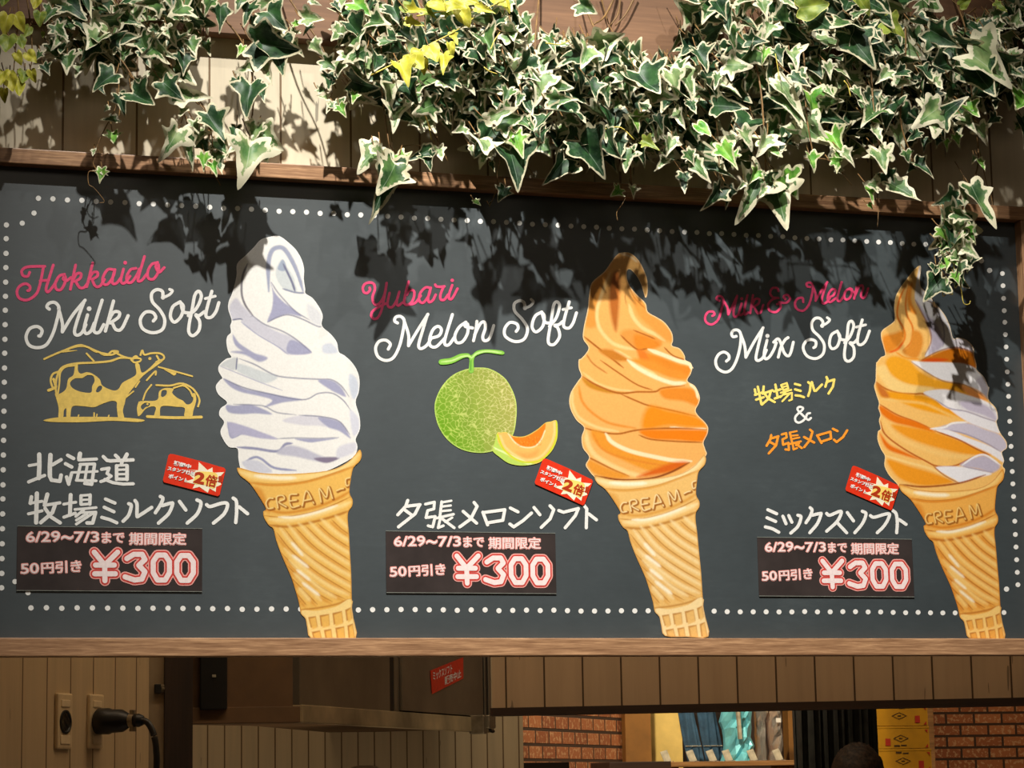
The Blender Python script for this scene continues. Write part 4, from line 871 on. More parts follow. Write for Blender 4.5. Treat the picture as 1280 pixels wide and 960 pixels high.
sx, sz = RF.hit(592, 906); bm = bmesh.new(); bm_box(bm, (sx-.05, -.05, sz-.03), (sx-.01, 0, sz+.03), .004, RF.M); bm_box(bm, (sx-.02, -.06, sz-.012), (sx+.05, -.03, sz+.03), .004, RF.M); bmesh.ops.transform(bm, matrix=Matrix.Translation(-pc), verts=bm.verts); from_bm('latch', bm, M_brass, cab)
sx, sz = RF.hit(611, 910); bm = bmesh.new(); bm_tube(bm, [RF.M @ Vector((sx+.03*math.cos(a), -.012, sz+.012*math.sin(a)))-pc for a in np.linspace(.6, 5.2, 10)], .005, 8); from_bm('hook', bm, M_black, cab)
lx = lambda px: LF.hit(px, 860)[0]
lz = LF.hit(300, 887)[1]
cb2 = root_at('control_box', LF.M @ Vector((lx(267), -.009, lz)), 'flat black control box standing on the dim ledge beside the dark post', 'control box'); cb2.rotation_euler = LF.M.to_euler()
hw = (lx(284)-lx(250))/2
bm = bmesh.new(); bm_box(bm, (-hw, -.02, 0), (hw, 0, .32), .003); from_bm('housing', bm, M_black, cb2)
bm = bmesh.new(); bm_box(bm, (-.004, -.024, .083), (.006, -.019, .090), .001); from_bm('indicator_lamp', bm, M_tagpaper, cb2)
# red notice on the cabinet door
rp = [RF.hit(*q) for q in ((534.9, 838.5), (576, 821.9), (576, 848.2), (537, 867.7))]
nt_o = root_at('notice', RF.M @ Vector((sum(p[0] for p in rp)/4, -.0075, sum(p[1] for p in rp)/4)), 'red paper notice with white Japanese writing on the steel cabinet door', 'notice'); nt_o.rotation_euler = RF.M.to_euler()
c0 = (sum(p[0] for p in rp)/4, sum(p[1] for p in rp)/4); rl = [(p[0]-c0[0], p[1]-c0[1]) for p in rp]
from_n = mesh_of('paper', [(x, -.001, z) for x, z in rl]+[(x, 0, z) for x, z in rl], [(0, 1, 2, 3), (7, 6, 5, 4), (0, 4, 5, 1), (1, 5, 6, 2), (2, 6, 7, 3), (3, 7, 4, 0)]); link('paper', from_n, M_red, nt_o)
def lerp4(u, v): a, b, c, d = (np.array(q) for q in rl); return (a*(1-u)+b*u)*(1-v)+(d*(1-u)+c*u)*v
vs, fs = [], []
for body, (u0, v0, u1, v1) in (('ミックスソフト', (.06, .10, .64, .46)), ('販売中止', (.40, .52, .92, .88))):
    V, F = text_shape(body, [(u0, v0), (u1, v0), (u1, v1), (u0, v1)], .02); o_ = len(vs)
    for u_, v_ in V: q = lerp4(u_, v_); vs.append((q[0], -.0014, q[1]))
    fs += [tuple(i+o_ for i in f) for f in F]
link('lettering', mesh_of('lettering', vs, fs), M_white, nt_o)

# plank wall behind the cabinet, valance on the right
xa, xb = at(150, 925, 3.2).x, at(654, 925, 3.2).x
slab('wall_kitchen', (xa, 3.2, 0), (xb, 3.28, CEIL), M_plankkit)
va = at(615, 895, 1.0); vb = at_z(1300, 881.6, va.z); VA = Oblique(va, vb)
VT = Oblique(va+ (vb-va)*-.0, vb)
oblique_slab('wall_valance', VA, (0, .012, va.z+.012), (VA.L+1.0, .05, 2.9), M_plankval)
oblique_slab('trim_4', VA, (-.004, -.004, va.z), (VA.L+1.0, .055, va.z+.0195), M_beam)

# side brick wall and the things behind the opening
BK = Oblique(at(652, 925, 7.0), at(783, 925, 8.4)); oblique_slab('wall_brick', BK, (-.0, 0, 0), (BK.L, .2, CEIL), M_brick)
def upright(name, x0, x1, Y, dep, z0, z1, mat): a, b = at(x0, 925, Y), at(x1, 925, Y); return slab(name, (a.x, Y, z0), (b.x, Y+dep, z1), mat)
upright('trim_5', 782, 814, 8.25, .06, 0, 3.2, M_brown)
upright('wall_panel', 813, 853, 8.5, .05, 0, 3.2, M_yellowpanel)
upright('trim_6', 986, 997, 8.6, .08, 0, 3.2, M_brown)
upright('trim_7', 1160, 1168, 8.6, .1, 0, 3.2, M_shelfw)
# display shelf
SY = 7.9; a, b = at(838, 953, SY), at(1001, 953, SY)
sh = root_at('display_shelf', ((a.x+b.x)/2, SY+.15, 0), 'narrow wooden display shelf in the far shop carrying small price cards', 'shelf')
zt = at(900, 951.5, SY).z; w2 = (b.x-a.x)/2; loc = sh.location
bpy.context.view_layer.update()
bm = bmesh.new(); bm_box(bm, (-w2, -.15, zt-.028), (w2, .15, zt), .003); from_bm('shelf_board', bm, M_shelfw, sh)
for q in (-w2+.02, w2-.06):
    bm = bmesh.new(); bm_box(bm, (q, -.12, 0), (q+.04, .13, zt-.028), .003); from_bm('side_panel', bm, M_brown, sh)
cx = at(745, 953, 7.2)
a, b = at(762, 953, 7.2), at(839, 953, 7.2)
ct = root_at('counter', ((a.x+b.x)/2, 7.35, 0), 'dark topped counter in front of the brown upright and yellow panel', 'counter'); bpy.context.view_layer.update()
w2 = (b.x-a.x)/2; zt2 = at(800, 952, 7.2).z
bm = bmesh.new(); bm_box(bm, (-w2, -.15, zt2-.04), (w2, .15, zt2), .004); from_bm('countertop', bm, M_beam, ct)
bm = bmesh.new(); bm_box(bm, (-w2+.02, -.12, 0), (w2-.02, .13, zt2-.04), .004); from_bm('base', bm, M_brown, ct)
a, b = at(655, 953, 4.2), at(712, 954, 4.2)
ct = root_at('counter', ((a.x+b.x)/2, 4.4, 0), 'low dark brown counter below the lit brick wall', 'counter'); bpy.context.view_layer.update()
w2 = (b.x-a.x)/2; zt3 = at(676, 953, 4.2).z
bm = bmesh.new(); bm_box(bm, (-w2-.02, -.2, zt3-.04), (w2, .2, zt3), .004); from_bm('countertop', bm, M_beam, ct)
bm = bmesh.new(); bm_box(bm, (-w2, -.17, 0), (w2-.02, .18, zt3-.04), .004); from_bm('base', bm, M_brown, ct)
# shelf price cards
for i, (px, lab) in enumerate(((831, 'in front of the yellow panel'), (863, 'in front of the first blue cloth'), (888, 'in front of the second blue cloth'), (908, 'below the left of the foil bag'), (939, 'below the right edge of the foil bag'), (971, 'below the clear film bag'))):
    p = at(px+4, 951.5, SY+.03); p.z = zt
    r = root_at('shelf_price_card', p, 'small tilted price card on the far shelf ' + lab, 'price card', 'price cards on the far shelf')
    bm = bmesh.new(); bm_box(bm, (-.021, -.002, 0), (.021, .002, .066), .001, Matrix.Rotation(math.radians(-16), 4, 'Y') @ Matrix.Rotation(math.radians(-18), 4, 'X')); from_bm('card', bm, M_tagpaper, r)
    bm = bmesh.new(); bm_box(bm, (-.026, -.012, 0), (.030, .02, .004), .001); from_bm('clear_foot', bm, M_film, r)
# hanging cloths, foil bag, film bag
def cloth(px0, px1, Y, label, lean):
    a, b = at(px0, 925, Y), at(px1, 925, Y); wd = b.x-a.x; zz = zt
    r = root_at('cloth', (a.x, Y, zz), label, 'cloth'); V = []; F = []; nx, nz = 13, 26
    for k in range(nz):
        z = k/(nz-1)*.75
        for i in range(nx): u = i/(nx-1); V.append((u*wd-lean*z, .02*math.sin(u*7+z*3)*(.4+z)+.012*math.cos(u*15-z*6), z))
    for k in range(nz-1):
        for i in range(nx-1): q = k*nx+i; F.append((q, q+1, q+nx+1, q+nx))
    me = mesh_of('fabric', V, F, smooth=True); o = link('fabric', me, M_denim, r); md = o.modifiers.new('thick', 'SOLIDIFY'); md.thickness = .008
    bm = bmesh.new(); bm_tube(bm, [(u*wd-lean*.088, .02*math.sin(u*7+.26)*.48+.012*math.cos(u*15-.5)-.008, .088) for u in np.linspace(0, 1, 14)], .0022, 6); from_bm('seam', bm, M_tagpaper, r)
cloth(860, 879, 8.15, 'slate blue cloth hanging next to the yellow panel in the far shop', .16)
cloth(882.5, 905, 8.15, 'slate blue cloth hanging beside the turquoise foil bag', .14)
bk_ = upright('trim_8', 849, 1000, 8.75, .03, 0, 3.2, M_beamup)
def crumple(name, mat, px0, px1, Y, h, label, cat, seed, depth, pts):
    a, b = at(px0, 925, Y), at(px1, 925, Y); wd = b.x-a.x; r = root_at(name, ((a.x+b.x)/2, Y, zt), label, cat); rg = np.random.default_rng(seed)
    bm = bmesh.new(); nx, nz = pts; g = []
    for k in range(nz):
        row = []
        for i in range(nx):
            u = i/(nx-1); t = k/(nz-1); edge = (1-abs(2*u-1)**2.2)
            row.append(bm.verts.new(((u-.5)*wd*(1-.10*t*(u > .5))+rg.normal(0, .008), -depth*edge*(.5+rg.uniform(0, .8)), t*h+rg.normal(0, .006)*(0 < k))))
        g.append(row)
    bk = [[bm.verts.new((v.co.x, .03, v.co.z)) for v in row] for row in g]
    for k in range(nz-1):
        for i in range(nx-1):
            for tr_ in ((g[k][i], g[k][i+1], g[k+1][i+1]), (g[k][i], g[k+1][i+1], g[k+1][i])): bm.faces.new(tr_)
            bm.faces.new((bk[k][i], bk[k+1][i], bk[k+1][i+1], bk[k][i+1]))
    for k in range(nz-1):
        bm.faces.new((g[k][0], g[k+1][0], bk[k+1][0], bk[k][0])); bm.faces.new((g[k][-1], bk[k][-1], bk[k+1][-1], g[k+1][-1]))
    for i in range(nx-1):
        bm.faces.new((g[0][i], bk[0][i], bk[0][i+1], g[0][i+1])); bm.faces.new((g[-1][i], g[-1][i+1], bk[-1][i+1], bk[-1][i]))
    from_bm('bag_film', bm, mat, r); return r, wd
r, wd = crumple('foil_bag', M_foil, 903, 941, 8.05, .50, 'shiny crumpled turquoise foil bag on the far shelf', 'bag', 4, .09, (8, 12))
bm = bmesh.new(); bm_box(bm, (-.03, -.115, .12), (-.012, -.09, .45), .003, Matrix.Rotation(math.radians(-3), 4, 'Y')); from_bm('silver_seal', bm, M_tagpaper, r)
r, wd = crumple('film_bag', M_film, 946, 958, 8.1, .50, 'clear film bag on the far shelf next to the turquoise foil bag', 'bag', 9, .04, (5, 12))
r, wd = crumple('film_bag', M_film, 961, 977, 8.1, .50, 'clear film bag with a white tag on the far shelf beside the brown upright', 'bag', 12, .05, (5, 12))
bm = bmesh.new(); bm_box(bm, (-.02, -.07, .21), (.008, -.066, .235), .001); from_bm('tag', bm, M_white, r)
# black curtain
a, b = at(994, 925, 6.6), at(1094, 925, 6.6); r = root_at('curtain', ((a.x+b.x)/2, 6.6, .05), 'black pleated curtain hanging left of the yellow cartons', 'curtain'); bpy.context.view_layer.update()
V = []; F = []; n_ = 120; wd = b.x-a.x
for z in (0, .9, 1.8, 3.0):
    for i in range(n_):
        u = i/(n_-1); V.append(((u-.5)*wd+.01*math.sin(u*40+z), .035*math.sin(u*62+.3*math.sin(u*17))+.015*math.sin(u*23+z*.7), z))
for k in range(3):
    for i in range(n_-1): q = k*n_+i; F.append((q, q+1, q+n_+1, q+n_))
o = link('fabric', mesh_of('fabric', V, F, smooth=True), M_curtain, r); md = o.modifiers.new('thick', 'SOLIDIFY'); md.thickness = .004
bm = bmesh.new(); bm_tube(bm, [(-wd/2-.05, 0, 3.01), (wd/2+.05, 0, 3.01)], .015, 10); from_bm('curtain_rod', bm, M_black, r)
# yellow cartons, stacked
YB = 7.3; a, b = at(1089, 925, YB), at(1161, 925, YB); wd = b.x-a.x
zs = [at(1125, y, YB).z for y in (982.5, 955.5+.6, 927.8+.3, 907.7, 882)]
zs = [at(1125, 936.0, YB).z-.108, at(1125, 936.0, YB).z, at(1125, 907.7, YB).z, at(1125, 907.7, YB).z+.108]
hc = (zs[2]-zs[1]); base_z = zs[1]-hc
stand = root_at('storage_rack', ((a.x+b.x)/2, YB+.16, 0), 'steel rack under the stack of yellow cartons', 'rack'); bpy.context.view_layer.update()
bm = bmesh.new(); bm_box(bm, (-wd*.62, -.2, base_z-.03), (wd*.55, .2, base_z), .003); from_bm('rack_shelf', bm, M_steel, stand)
for sx_ in (-1, 1):
    for sy_ in (-1, 1):
        bm = bmesh.new(); bm_tube(bm, [(sx_*wd*.5, sy_*.18, 0), (sx_*wd*.5, sy_*.18, base_z-.02)], .012, 10); from_bm('leg', bm, M_steel, stand)
for i, (dx, lab) in enumerate(((.012, 'lowest yellow carton in view of the stack by the brick wall'), (.004, 'middle yellow carton of the stack by the brick wall'), (0, 'topmost yellow carton of the stack, cut off by the dark beam'))):
    z0 = base_z+hc*i
    r = root_at('carton', ((a.x+b.x)/2+dx, YB+.15, z0), lab, 'carton', 'yellow cartons stacked by the brick wall'); bpy.context.view_layer.update()
    bm = bmesh.new(); bm_box(bm, (-wd/2, -.15, .001), (wd/2, .15, hc-.001), .002); from_bm('box', bm, M_carton, r)
    bm = bmesh.new(); bm_box(bm, (-wd/2-.0005, -.151, hc-.012), (wd/2+.0005, .151, hc-.0008), .001); from_bm('lid_flap', bm, M_carton, r)
    f = 1 if i % 2 == 0 else -1
    def flat(polys, mat):
        bm = bmesh.new()
        for P in polys: bm.faces.new([bm.verts.new((x*wd, -.1516, z*hc)) for x, z in P])
        from_bm('lettering', bm, mat, r)
    dm = lambda s, cx_=0.0, cz=.46: [(cx_-s*1.9/10, cz), (cx_, cz-s*2.2/10), (cx_+s*1.9/10, cz), (cx_, cz+s*2.2/10)]
    bars = [[(x, z), (x+w_, z), (x+w_, z+h_), (x, z+h_)] for x, z, w_, h_ in ((-.12, .80 if f > 0 else .10, .10, .07), (.0, .78 if f > 0 else .13, .10, .05), (-.03, .44, .06, .04))]
    d1, d2 = dm(.72), dm(.60)
    ring = [[d1[j], d1[(j+1) % 4], d2[(j+1) % 4], d2[j]] for j in range(4)]
    flat(bars+ring, M_cartonblk)
    flat([[(f*.27, .14), (f*.27+.09, .14), (f*.27+.09, .46), (f*.27, .46)], [(-.47, .06), (-.42, .06), (-.47, .22)], [(.47, .06), (.42, .06), (.47, .22)], [(-.47, .84), (-.42, .84), (-.47, .68)], [(.47, .84), (.42, .84), (.47, .68)]], M_cartonred)

# container with a rounded white lid just below the cabinet
p = at(456, 957, 2.4); r = root_at('container', (p.x, 2.4, 0), 'round white lid of a tall container showing at the bottom edge under the steel cabinet', 'container'); bpy.context.view_layer.update()
bm = bmesh.new(); bm_box(bm, (-.16, -.14, 0), (.16, .16, p.z-.05), .01); from_bm('body', bm, M_steel, r)
bm = bmesh.new(); bm_lathe(bm, [(.0, p.z-.05), (.044, p.z-.05), (.044, p.z-.012), (.038, p.z-.003), (.02, p.z), (0, p.z)], 28); from_bm('lid', bm, M_white, r, True)
# ------------------------------------------------------------------ artificial ivy over the board
def leaf_mat(name, dark, mid, rimc, rimw, bright=0.0):
    m, nt, b = nodes(name)
    ae = N(nt, 'ShaderNodeAttribute', attribute_name='edge'); av = N(nt, 'ShaderNodeAttribute', attribute_name='vein')
    oi = nt.nodes.new('ShaderNodeObjectInfo'); v = coords(nt)
    add = nt.nodes.new('ShaderNodeVectorMath'); add.operation = 'ADD'; nt.links.new(v, add.inputs[0])
    cmb = nt.nodes.new('ShaderNodeCombineXYZ'); nt.links.new(mth(nt, 'MULTIPLY', oi.outputs['Random'], 40), cmb.inputs[0]); nt.links.new(cmb.outputs[0], add.inputs[1])
    n1 = noise(nt, add.outputs[0], 7, 3); n2 = noise(nt, add.outputs[0], 2.6, 2)
    c = mixc(nt, ramp(nt, n2, [(.42, (0, 0, 0)), (.62, (255, 255, 255))]).outputs[0], dark, mid)
    c = mixc(nt, mth(nt, 'MULTIPLY', oi.outputs['Random'], .35), c, mid)
    n3 = noise(nt, add.outputs[0], 11, 4, .65)
    mot = mth(nt, 'MULTIPLY', ramp(nt, n3, [(.48, (0, 0, 0)), (.60, (255, 255, 255))]).outputs[0], ramp(nt, ae.outputs['Fac'], [(.0, (255, 255, 255)), (.26, (60, 60, 60))]).outputs[0])
    c = mixc(nt, mth(nt, 'MULTIPLY', mot, .6), c, tuple(min(255, x*.62+58) for x in mid))
    vein = mth(nt, 'LESS_THAN', av.outputs['Fac'], .009)
    c = mixc(nt, mth(nt, 'MULTIPLY', vein, .55), c, tuple(min(255, x*.5+105) for x in mid))
    e = mth(nt, 'ADD', ae.outputs['Fac'], mth(nt, 'MULTIPLY', mth(nt, 'SUBTRACT', n1, .5), rimw*2.4))
    k = ramp(nt, mth(nt, 'DIVIDE', e, max(rimw, .001)*2), [(.42, (255, 255, 255)), (.52, (0, 0, 0))]).outputs[0]
    c = mixc(nt, k, c, rimc)
    nt.links.new(c, b.inputs['Base Color']); b.inputs['Roughness'].default_value = .5; b.inputs['Specular IOR Level'].default_value = .35
    tr = nt.nodes.new('ShaderNodeBsdfTranslucent'); nt.links.new(c, tr.inputs[0]); mx = nt.nodes.new('ShaderNodeMixShader'); mx.inputs[0].default_value = .13
    out = nt.nodes['Material Output']; nt.links.new(b.outputs[0], mx.inputs[1]); nt.links.new(tr.outputs[0], mx.inputs[2]); nt.links.new(mx.outputs[0], out.inputs[0])
    return m
ML_dark = leaf_mat('ivy_leaf_dark', (18, 44, 26), (46, 84, 42), (204, 197, 164), .052)
ML_mid = leaf_mat('ivy_leaf_variegated', (30, 66, 32), (88, 124, 62), (210, 203, 172), .08)
ML_pale = leaf_mat('ivy_leaf_pale', (74, 116, 60), (142, 162, 106), (218, 212, 182), .11)
ML_lime = leaf_mat('ivy_leaf_young', (70, 138, 38), (128, 178, 66), (216, 214, 172), .07)
ML_yel = leaf_mat('ivy_leaf_yellow', (172, 172, 42), (214, 206, 76), (226, 220, 104), .02)
ML_olive = leaf_mat('ivy_leaf_olive', (104, 128, 44), (150, 164, 62), (196, 196, 96), .02)
M_stem = plain('vine_stem', (122, 92, 52), .6, .2, 40)
M_ystem = plain('yellow_tendril', (206, 186, 82), .5, .1, 40)

HALF = {'ivy': [(0,.03),(.10,-.06),(.24,-.10),(.36,-.07),(.36,.06),(.32,.15),(.44,.19),(.62,.27),(.47,.36),(.30,.42),(.22,.55),(.13,.75),(0,1.0)],
        'long': [(0,.02),(.10,-.04),(.24,-.06),(.30,.04),(.26,.14),(.40,.24),(.30,.34),(.20,.46),(.16,.64),(.08,.84),(0,1.0)],
        'broad': [(0,.04),(.12,-.05),(.28,-.12),(.44,-.10),(.42,.06),(.52,.12),(.70,.24),(.54,.40),(.36,.46),(.27,.60),(.15,.80),(0,1.0)],
        'round': [(0,.03),(.14,-.08),(.32,-.08),(.46,.08),(.50,.28),(.44,.48),(.30,.70),(.14,.88),(0,1.0)]}
def leaf_mesh(kind, seed, fine=.055):
    r = np.random.default_rng(seed); h = np.array(HALF[kind]); j = r.normal(0, .018, h.shape); j[0] = j[-1] = 0; j2 = r.normal(0, .018, h.shape)
    R_ = h+j; L_ = (h+j2)[1:-1]*(-1, 1); sl = r.uniform(.88, 1.1)
    out = crom(np.vstack([R_, L_[::-1]*(sl, 1)]), 3, True)
    d0 = out.min(0); d1 = out.max(0); gx, gy = np.meshgrid(np.arange(d0[0], d1[0], fine), np.arange(d0[1], d1[1], fine)); gx[1::2] += fine/2
    g = np.stack([gx.ravel(), gy.ravel()], 1); g = g[inside([out], g)]; dd, _ = seg_dist(g, out, True); g = g[dd > fine*.5]
    tips = [(0, 1), h[np.argmax(h[:, 0])]*.92, (h[np.argmax(h[:, 0])]*.92)*(-1, 1), (.28, -.04), (-.28, -.04)]
    rays = [np.linspace((0, .05), np.array(t)*.9, max(3, int(np.hypot(*t)/.05))) for t in tips]
    vp = np.unique(np.round(np.vstack(rays), 4), axis=0); vp = vp[inside([out], vp)]; dv, _ = seg_dist(vp, out, True); vp = vp[dv > .02]
    near = np.min([seg_dist(g, [(0, .02), t])[0] for t in tips], 0); g = np.vstack([g[near > .022], vp])
    V, F = tri([out], g); edge, _ = seg_dist(V, out, True)
    vein = np.min([seg_dist(V, [(0, .02), t])[0] for t in tips], 0)
    x, y = V[:, 0], V[:, 1]; ax = np.abs(x)
    fold, droop, curl = r.uniform(.05, .45), r.uniform(-.15, .55), r.uniform(-.5, .5)
    z = fold*ax-droop*y*y-curl*ax*ax*1.2+.035*np.sin(x*9+r.uniform(0, 6))*np.sin(y*7+r.uniform(0, 6))+np.clip(.08-edge, 0, 1)*r.uniform(-.5, .5)-vein*0
    z += .012*np.clip(1-vein/.05, 0, 1); tw = r.uniform(-.35, .35)*y
    xx = x*np.cos(tw)-z*np.sin(tw); zz = x*np.sin(tw)+z*np.cos(tw)
    W = np.stack([xx, -zz, -y], 1)          # base at the origin, tip down, face towards -y
    me = mesh_of('ivy_leaf', W, [tuple(int(i) for i in f) for f in F], smooth=True)
    for nm, a in (('edge', edge), ('vein', vein)):
        t_ = me.attributes.new(nm, 'FLOAT', 'POINT'); t_.data.foreach_set('value', a.astype(np.float32))
    me.materials.append(ML_mid); return me
LEAVES = {k_: [leaf_mesh(k_, 100*i+q) for i in range(n_)] for q, (k_, n_) in enumerate((('ivy', 7), ('long', 4), ('broad', 6), ('round', 4)))}
TONE = {'d': ML_dark, 'm': ML_mid, 'p': ML_pale, 'l': ML_lime, 'y': ML_yel, 'o': ML_olive}
VARIANT = {}
def leaf_of(kind, tone, i):
    key = (kind, tone, i)
    if key not in VARIANT:
        me = LEAVES[kind][i].copy(); me.materials.clear(); me.materials.append(TONE[tone]); VARIANT[key] = me
    return VARIANT[key]
IR = random.Random(11)
def pxm(v): return (Vector(v)-CAM).dot(CD)/FPX      # metres per picture pixel at a place
class Ivy:
    def __init__(s, origin, Y, label, group='artificial ivy over the menu board', cat='ivy'):
        s.root = root_at('ivy_spray', at(*origin, Y), label, cat, group); s.O = Vector(s.root.location); s.bm = bmesh.new(); s.by = None
        s.seen = []; s.mass = []
    def stem(s, pts, Y, r=.0022, yellow=False):
        Ys = Y if isinstance(Y, (list, tuple)) else [Y]*len(pts)
        q = crom([tuple(at(px, py, y)-s.O) for (px, py), y in zip(pts, Ys)], 5); n = len(q)
        if yellow and s.by is None: s.by = bmesh.new()
        bm_tube(s.by if yellow else s.bm, q, [r*(1.15-.5*i/n) for i in range(n)], 6)
    def leaf(s, b, t, tone='m', Y=-.12, tilt=None, kind=None, roll=None, merge=False):
        tilt = IR.uniform(5, 48) if tilt is None else tilt; roll = IR.uniform(-38, 38) if roll is None else roll
        dx, dy = t[0]-b[0], t[1]-b[1]; ln = math.hypot(dx, dy); B = at(*b, Y); k_ = pxm(B)
        a = math.atan2(dx, dy); L = .92*ln*k_/max(math.cos(math.radians(tilt)), .75)
        kind = kind or IR.choice(['ivy', 'ivy', 'broad', 'long'])
        me = leaf_of(kind, tone, IR.randrange(len(LEAVES[kind])))
        M = Matrix.Rotation(-a, 4, 'Y') @ Matrix.Rotation(math.radians(-tilt), 4, 'X') @ Matrix.Rotation(math.radians(roll), 4, 'Z')
        M = Matrix.Rotation(math.radians(-8), 4, 'Z') @ M
        wx = IR.uniform(.66, .95)
        X = Matrix.Translation(B-s.O) @ M @ Matrix.Diagonal((L*wx, L, L, 1))
        if merge:                          # small leaves deep in the mass, past counting
            s.mass.append((kind, tone, me, X))
        else:
            o = bpy.data.objects.new('leaf', me); COL.objects.link(o); o.parent = s.root; o.matrix_local = X
        p0 = B-s.O; up = Vector((-math.sin(a)*.5+IR.uniform(-.4, .4), .5, .9)).normalized()
        bm_tube(s.bm, [p0, p0+up*L*.22+Vector((0, .004, 0)), p0+up*L*.5+Vector((0, .012, .006))], [.0009, .0011, .0013], 5)
        s.seen.append(b)
    def leaves(s, fr, items, Y=-.12):
        for it in items:
            bx, by, tx, ty = it[:4]; tone = it[4] if len(it) > 4 else 'm'; y = it[5] if len(it) > 5 else Y+IR.uniform(-.02, .02)
            kind = it[6] if len(it) > 6 else None; q = fr([(bx, by), (tx, ty)])
            s.leaf(q[0], q[1], tone, y, IR.uniform(4, 32), kind, IR.uniform(-22, 22))
    def fill(s, poly, n, size, Y, tones='dddmmp', spread=70, gap=14, tilt=(0, 58), merge=False):
        lo, hi = np.min(poly, 0), np.max(poly, 0); pts = []; tries = 0
        while len(pts) < n and tries < n*60:
            tries += 1; q = (IR.uniform(lo[0], hi[0]), IR.uniform(lo[1], hi[1]))
            if not inside([poly], [q])[0]: continue
            if any(math.hypot(q[0]-a[0], q[1]-a[1]) < gap for a in pts): continue
            pts.append(q)
        for q in pts:
            a = math.radians(IR.gauss(0, spread*.6)); l = IR.uniform(*size)
            b = (q[0]-math.sin(a)*l*.4, q[1]-math.cos(a)*l*.4)
            s.leaf(b, (b[0]+math.sin(a)*l, b[1]+math.cos(a)*l), IR.choice(tones), IR.uniform(*Y), IR.uniform(*tilt), None, IR.uniform(-65, 65), merge)
    def done(s):
        if s.mass:
            Vs, Fs, mi, at1, at2, tones = [], [], [], [], [], []
            n0 = 0
            for kind, tone, me, X in s.mass:
                if tone not in tones: tones.append(tone)
                c = np.empty(len(me.vertices)*3, np.float32); me.vertices.foreach_get('co', c); c = c.reshape(-1, 3)@np.array(X.to_3x3()).T+np.array(X.translation)
                Vs.append(c); Fs += [tuple(i+n0 for i in p_.vertices) for p_ in me.polygons]; mi += [tones.index(tone)]*len(me.polygons); n0 += len(c)
                for nm, L_ in (('edge', at1), ('vein', at2)):
                    q = np.empty(len(me.vertices), np.float32); me.attributes[nm].data.foreach_get('value', q); L_.append(q)
            me = mesh_of('foliage', np.vstack(Vs), Fs, smooth=True)
            for t_ in tones: me.materials.append(TONE[t_])
            me.polygons.foreach_set('material_index', mi)
            for nm, L_ in (('edge', at1), ('vein', at2)): me.attributes.new(nm, 'FLOAT', 'POINT').data.foreach_set('value', np.concatenate(L_))
            o = link('foliage', me, None, s.root); o['kind'] = 'stuff'
        from_bm('stem', s.bm, M_stem, s.root, True)
        if s.by is not None: from_bm('tendril', s.by, M_ystem, s.root, True)
z1, z2, z3 = zf(0, 0, 2.977), zf(420, 0, 2.977), zf(850, 0, 2.977)

g = Ivy((20, 5), -.14, 'yellow-green ivy sprig in the upper left corner above the plank wall')
g.leaves(z1, [(30,55,15,135,'y',-.15,'round'),(55,55,92,118,'y',-.13,'round'),(140,-10,128,45,'y',-.12,'round'),(150,45,146,98,'o',-.12,'round'),(35,135,25,215,'o',-.16,'round'),(70,135,88,190,'o',-.13,'round'),(60,195,78,240,'y',-.14,'round'),
  (100,195,140,245,'y',-.12,'round'),(15,265,5,335,'y',-.15,'round'),(35,275,55,355,'y',-.14,'round'),(60,290,75,375,'y',-.12,'round'),(115,260,130,310,'y',-.12,'round'),(160,118,160,145,'o',-.10,'round'),(90,265,85,330,'o',-.11,'round'),(15,330,15,385,'y',-.12,'round'),(-20,180,-25,250,'o',-.14,'round'),(110,100,90,150,'o',-.11,'round'),(20,-10,10,40,'o',-.13,'round')])
g.stem(z1([(60,-60),(70,60),(60,160),(50,270)]), -.11, .0016); g.stem(z1([(90,-60),(110,60),(120,200),(110,270)]), -.10, .0016); g.done()

g = Ivy((130, -20), -.10, 'loose dark variegated ivy spray hanging over the pale planks beside the yellow sprig')
g.leaves(z1, [(180,20,320,60,'p'),(240,0,330,95,'d'),(200,90,260,160,'m'),(330,80,425,235,'p'),(290,70,330,150,'d'),(350,150,300,250,'d'),(400,150,520,140,'d'),(440,60,540,100,'m'),(180,160,240,240,'m'),(250,200,250,300,'m'),(300,240,280,300,'p'),(430,275,335,335,'d',-.15,'broad'),(360,320,400,360,'d'),(490,345,590,425,'d',-.14,'broad'),(440,350,470,440,'d'),
  (600,300,700,392,'d',-.15),(640,350,805,360,'p',-.13,'long'),(700,145,735,230,'m',-.10,'ivy'),(765,150,785,228,'m',-.09,'ivy'),(590,185,655,225,'m'),(560,260,690,310,'p',-.12),(520,190,560,260,'d'),(470,180,450,250,'m'),(560,60,600,20,'p'),(600,30,660,80,'d'),(640,60,720,90,'m'),(520,20,500,70,'l'),(690,20,740,70,'d'),(720,80,690,140,'p'),(560,100,640,140,'m'),(160,240,190,290,'d'),(660,150,690,220,'d'),(350,20,420,40,'m'),(230,130,200,200,'p'),(400,90,440,170,'p'),(300,180,330,230,'m'),(500,90,480,150,'d'),(620,100,660,190,'p'),(640,240,740,340,'m'),(680,200,690,290,'d'),(500,300,560,330,'m'),(150,190,130,240,'m')], -.11)
g.fill([(55,-5),(285,-5),(275,30),(215,70),(150,80),(80,85)], 28, (22, 40), (-.16, -.05), 'ddmmp', 80, 15); g.fill([(55,-5),(285,-5),(275,30),(215,70),(150,80),(80,85)], 49, (28, 50), (-.09, -.03), 'dddmp', 90, 7, (0, 65), True)
for q in ([(120,-80),(250,60),(430,200),(520,330)], [(420,-60),(540,100),(620,220),(670,380)], [(250,-60),(200,80),(240,230)], [(640,-60),(700,60),(760,150)], [(560,110),(600,200),(650,300),(740,390)]): g.stem(z1(q), [-.02, -.08, -.10, -.11][:len(q)], .0022)
g.done()

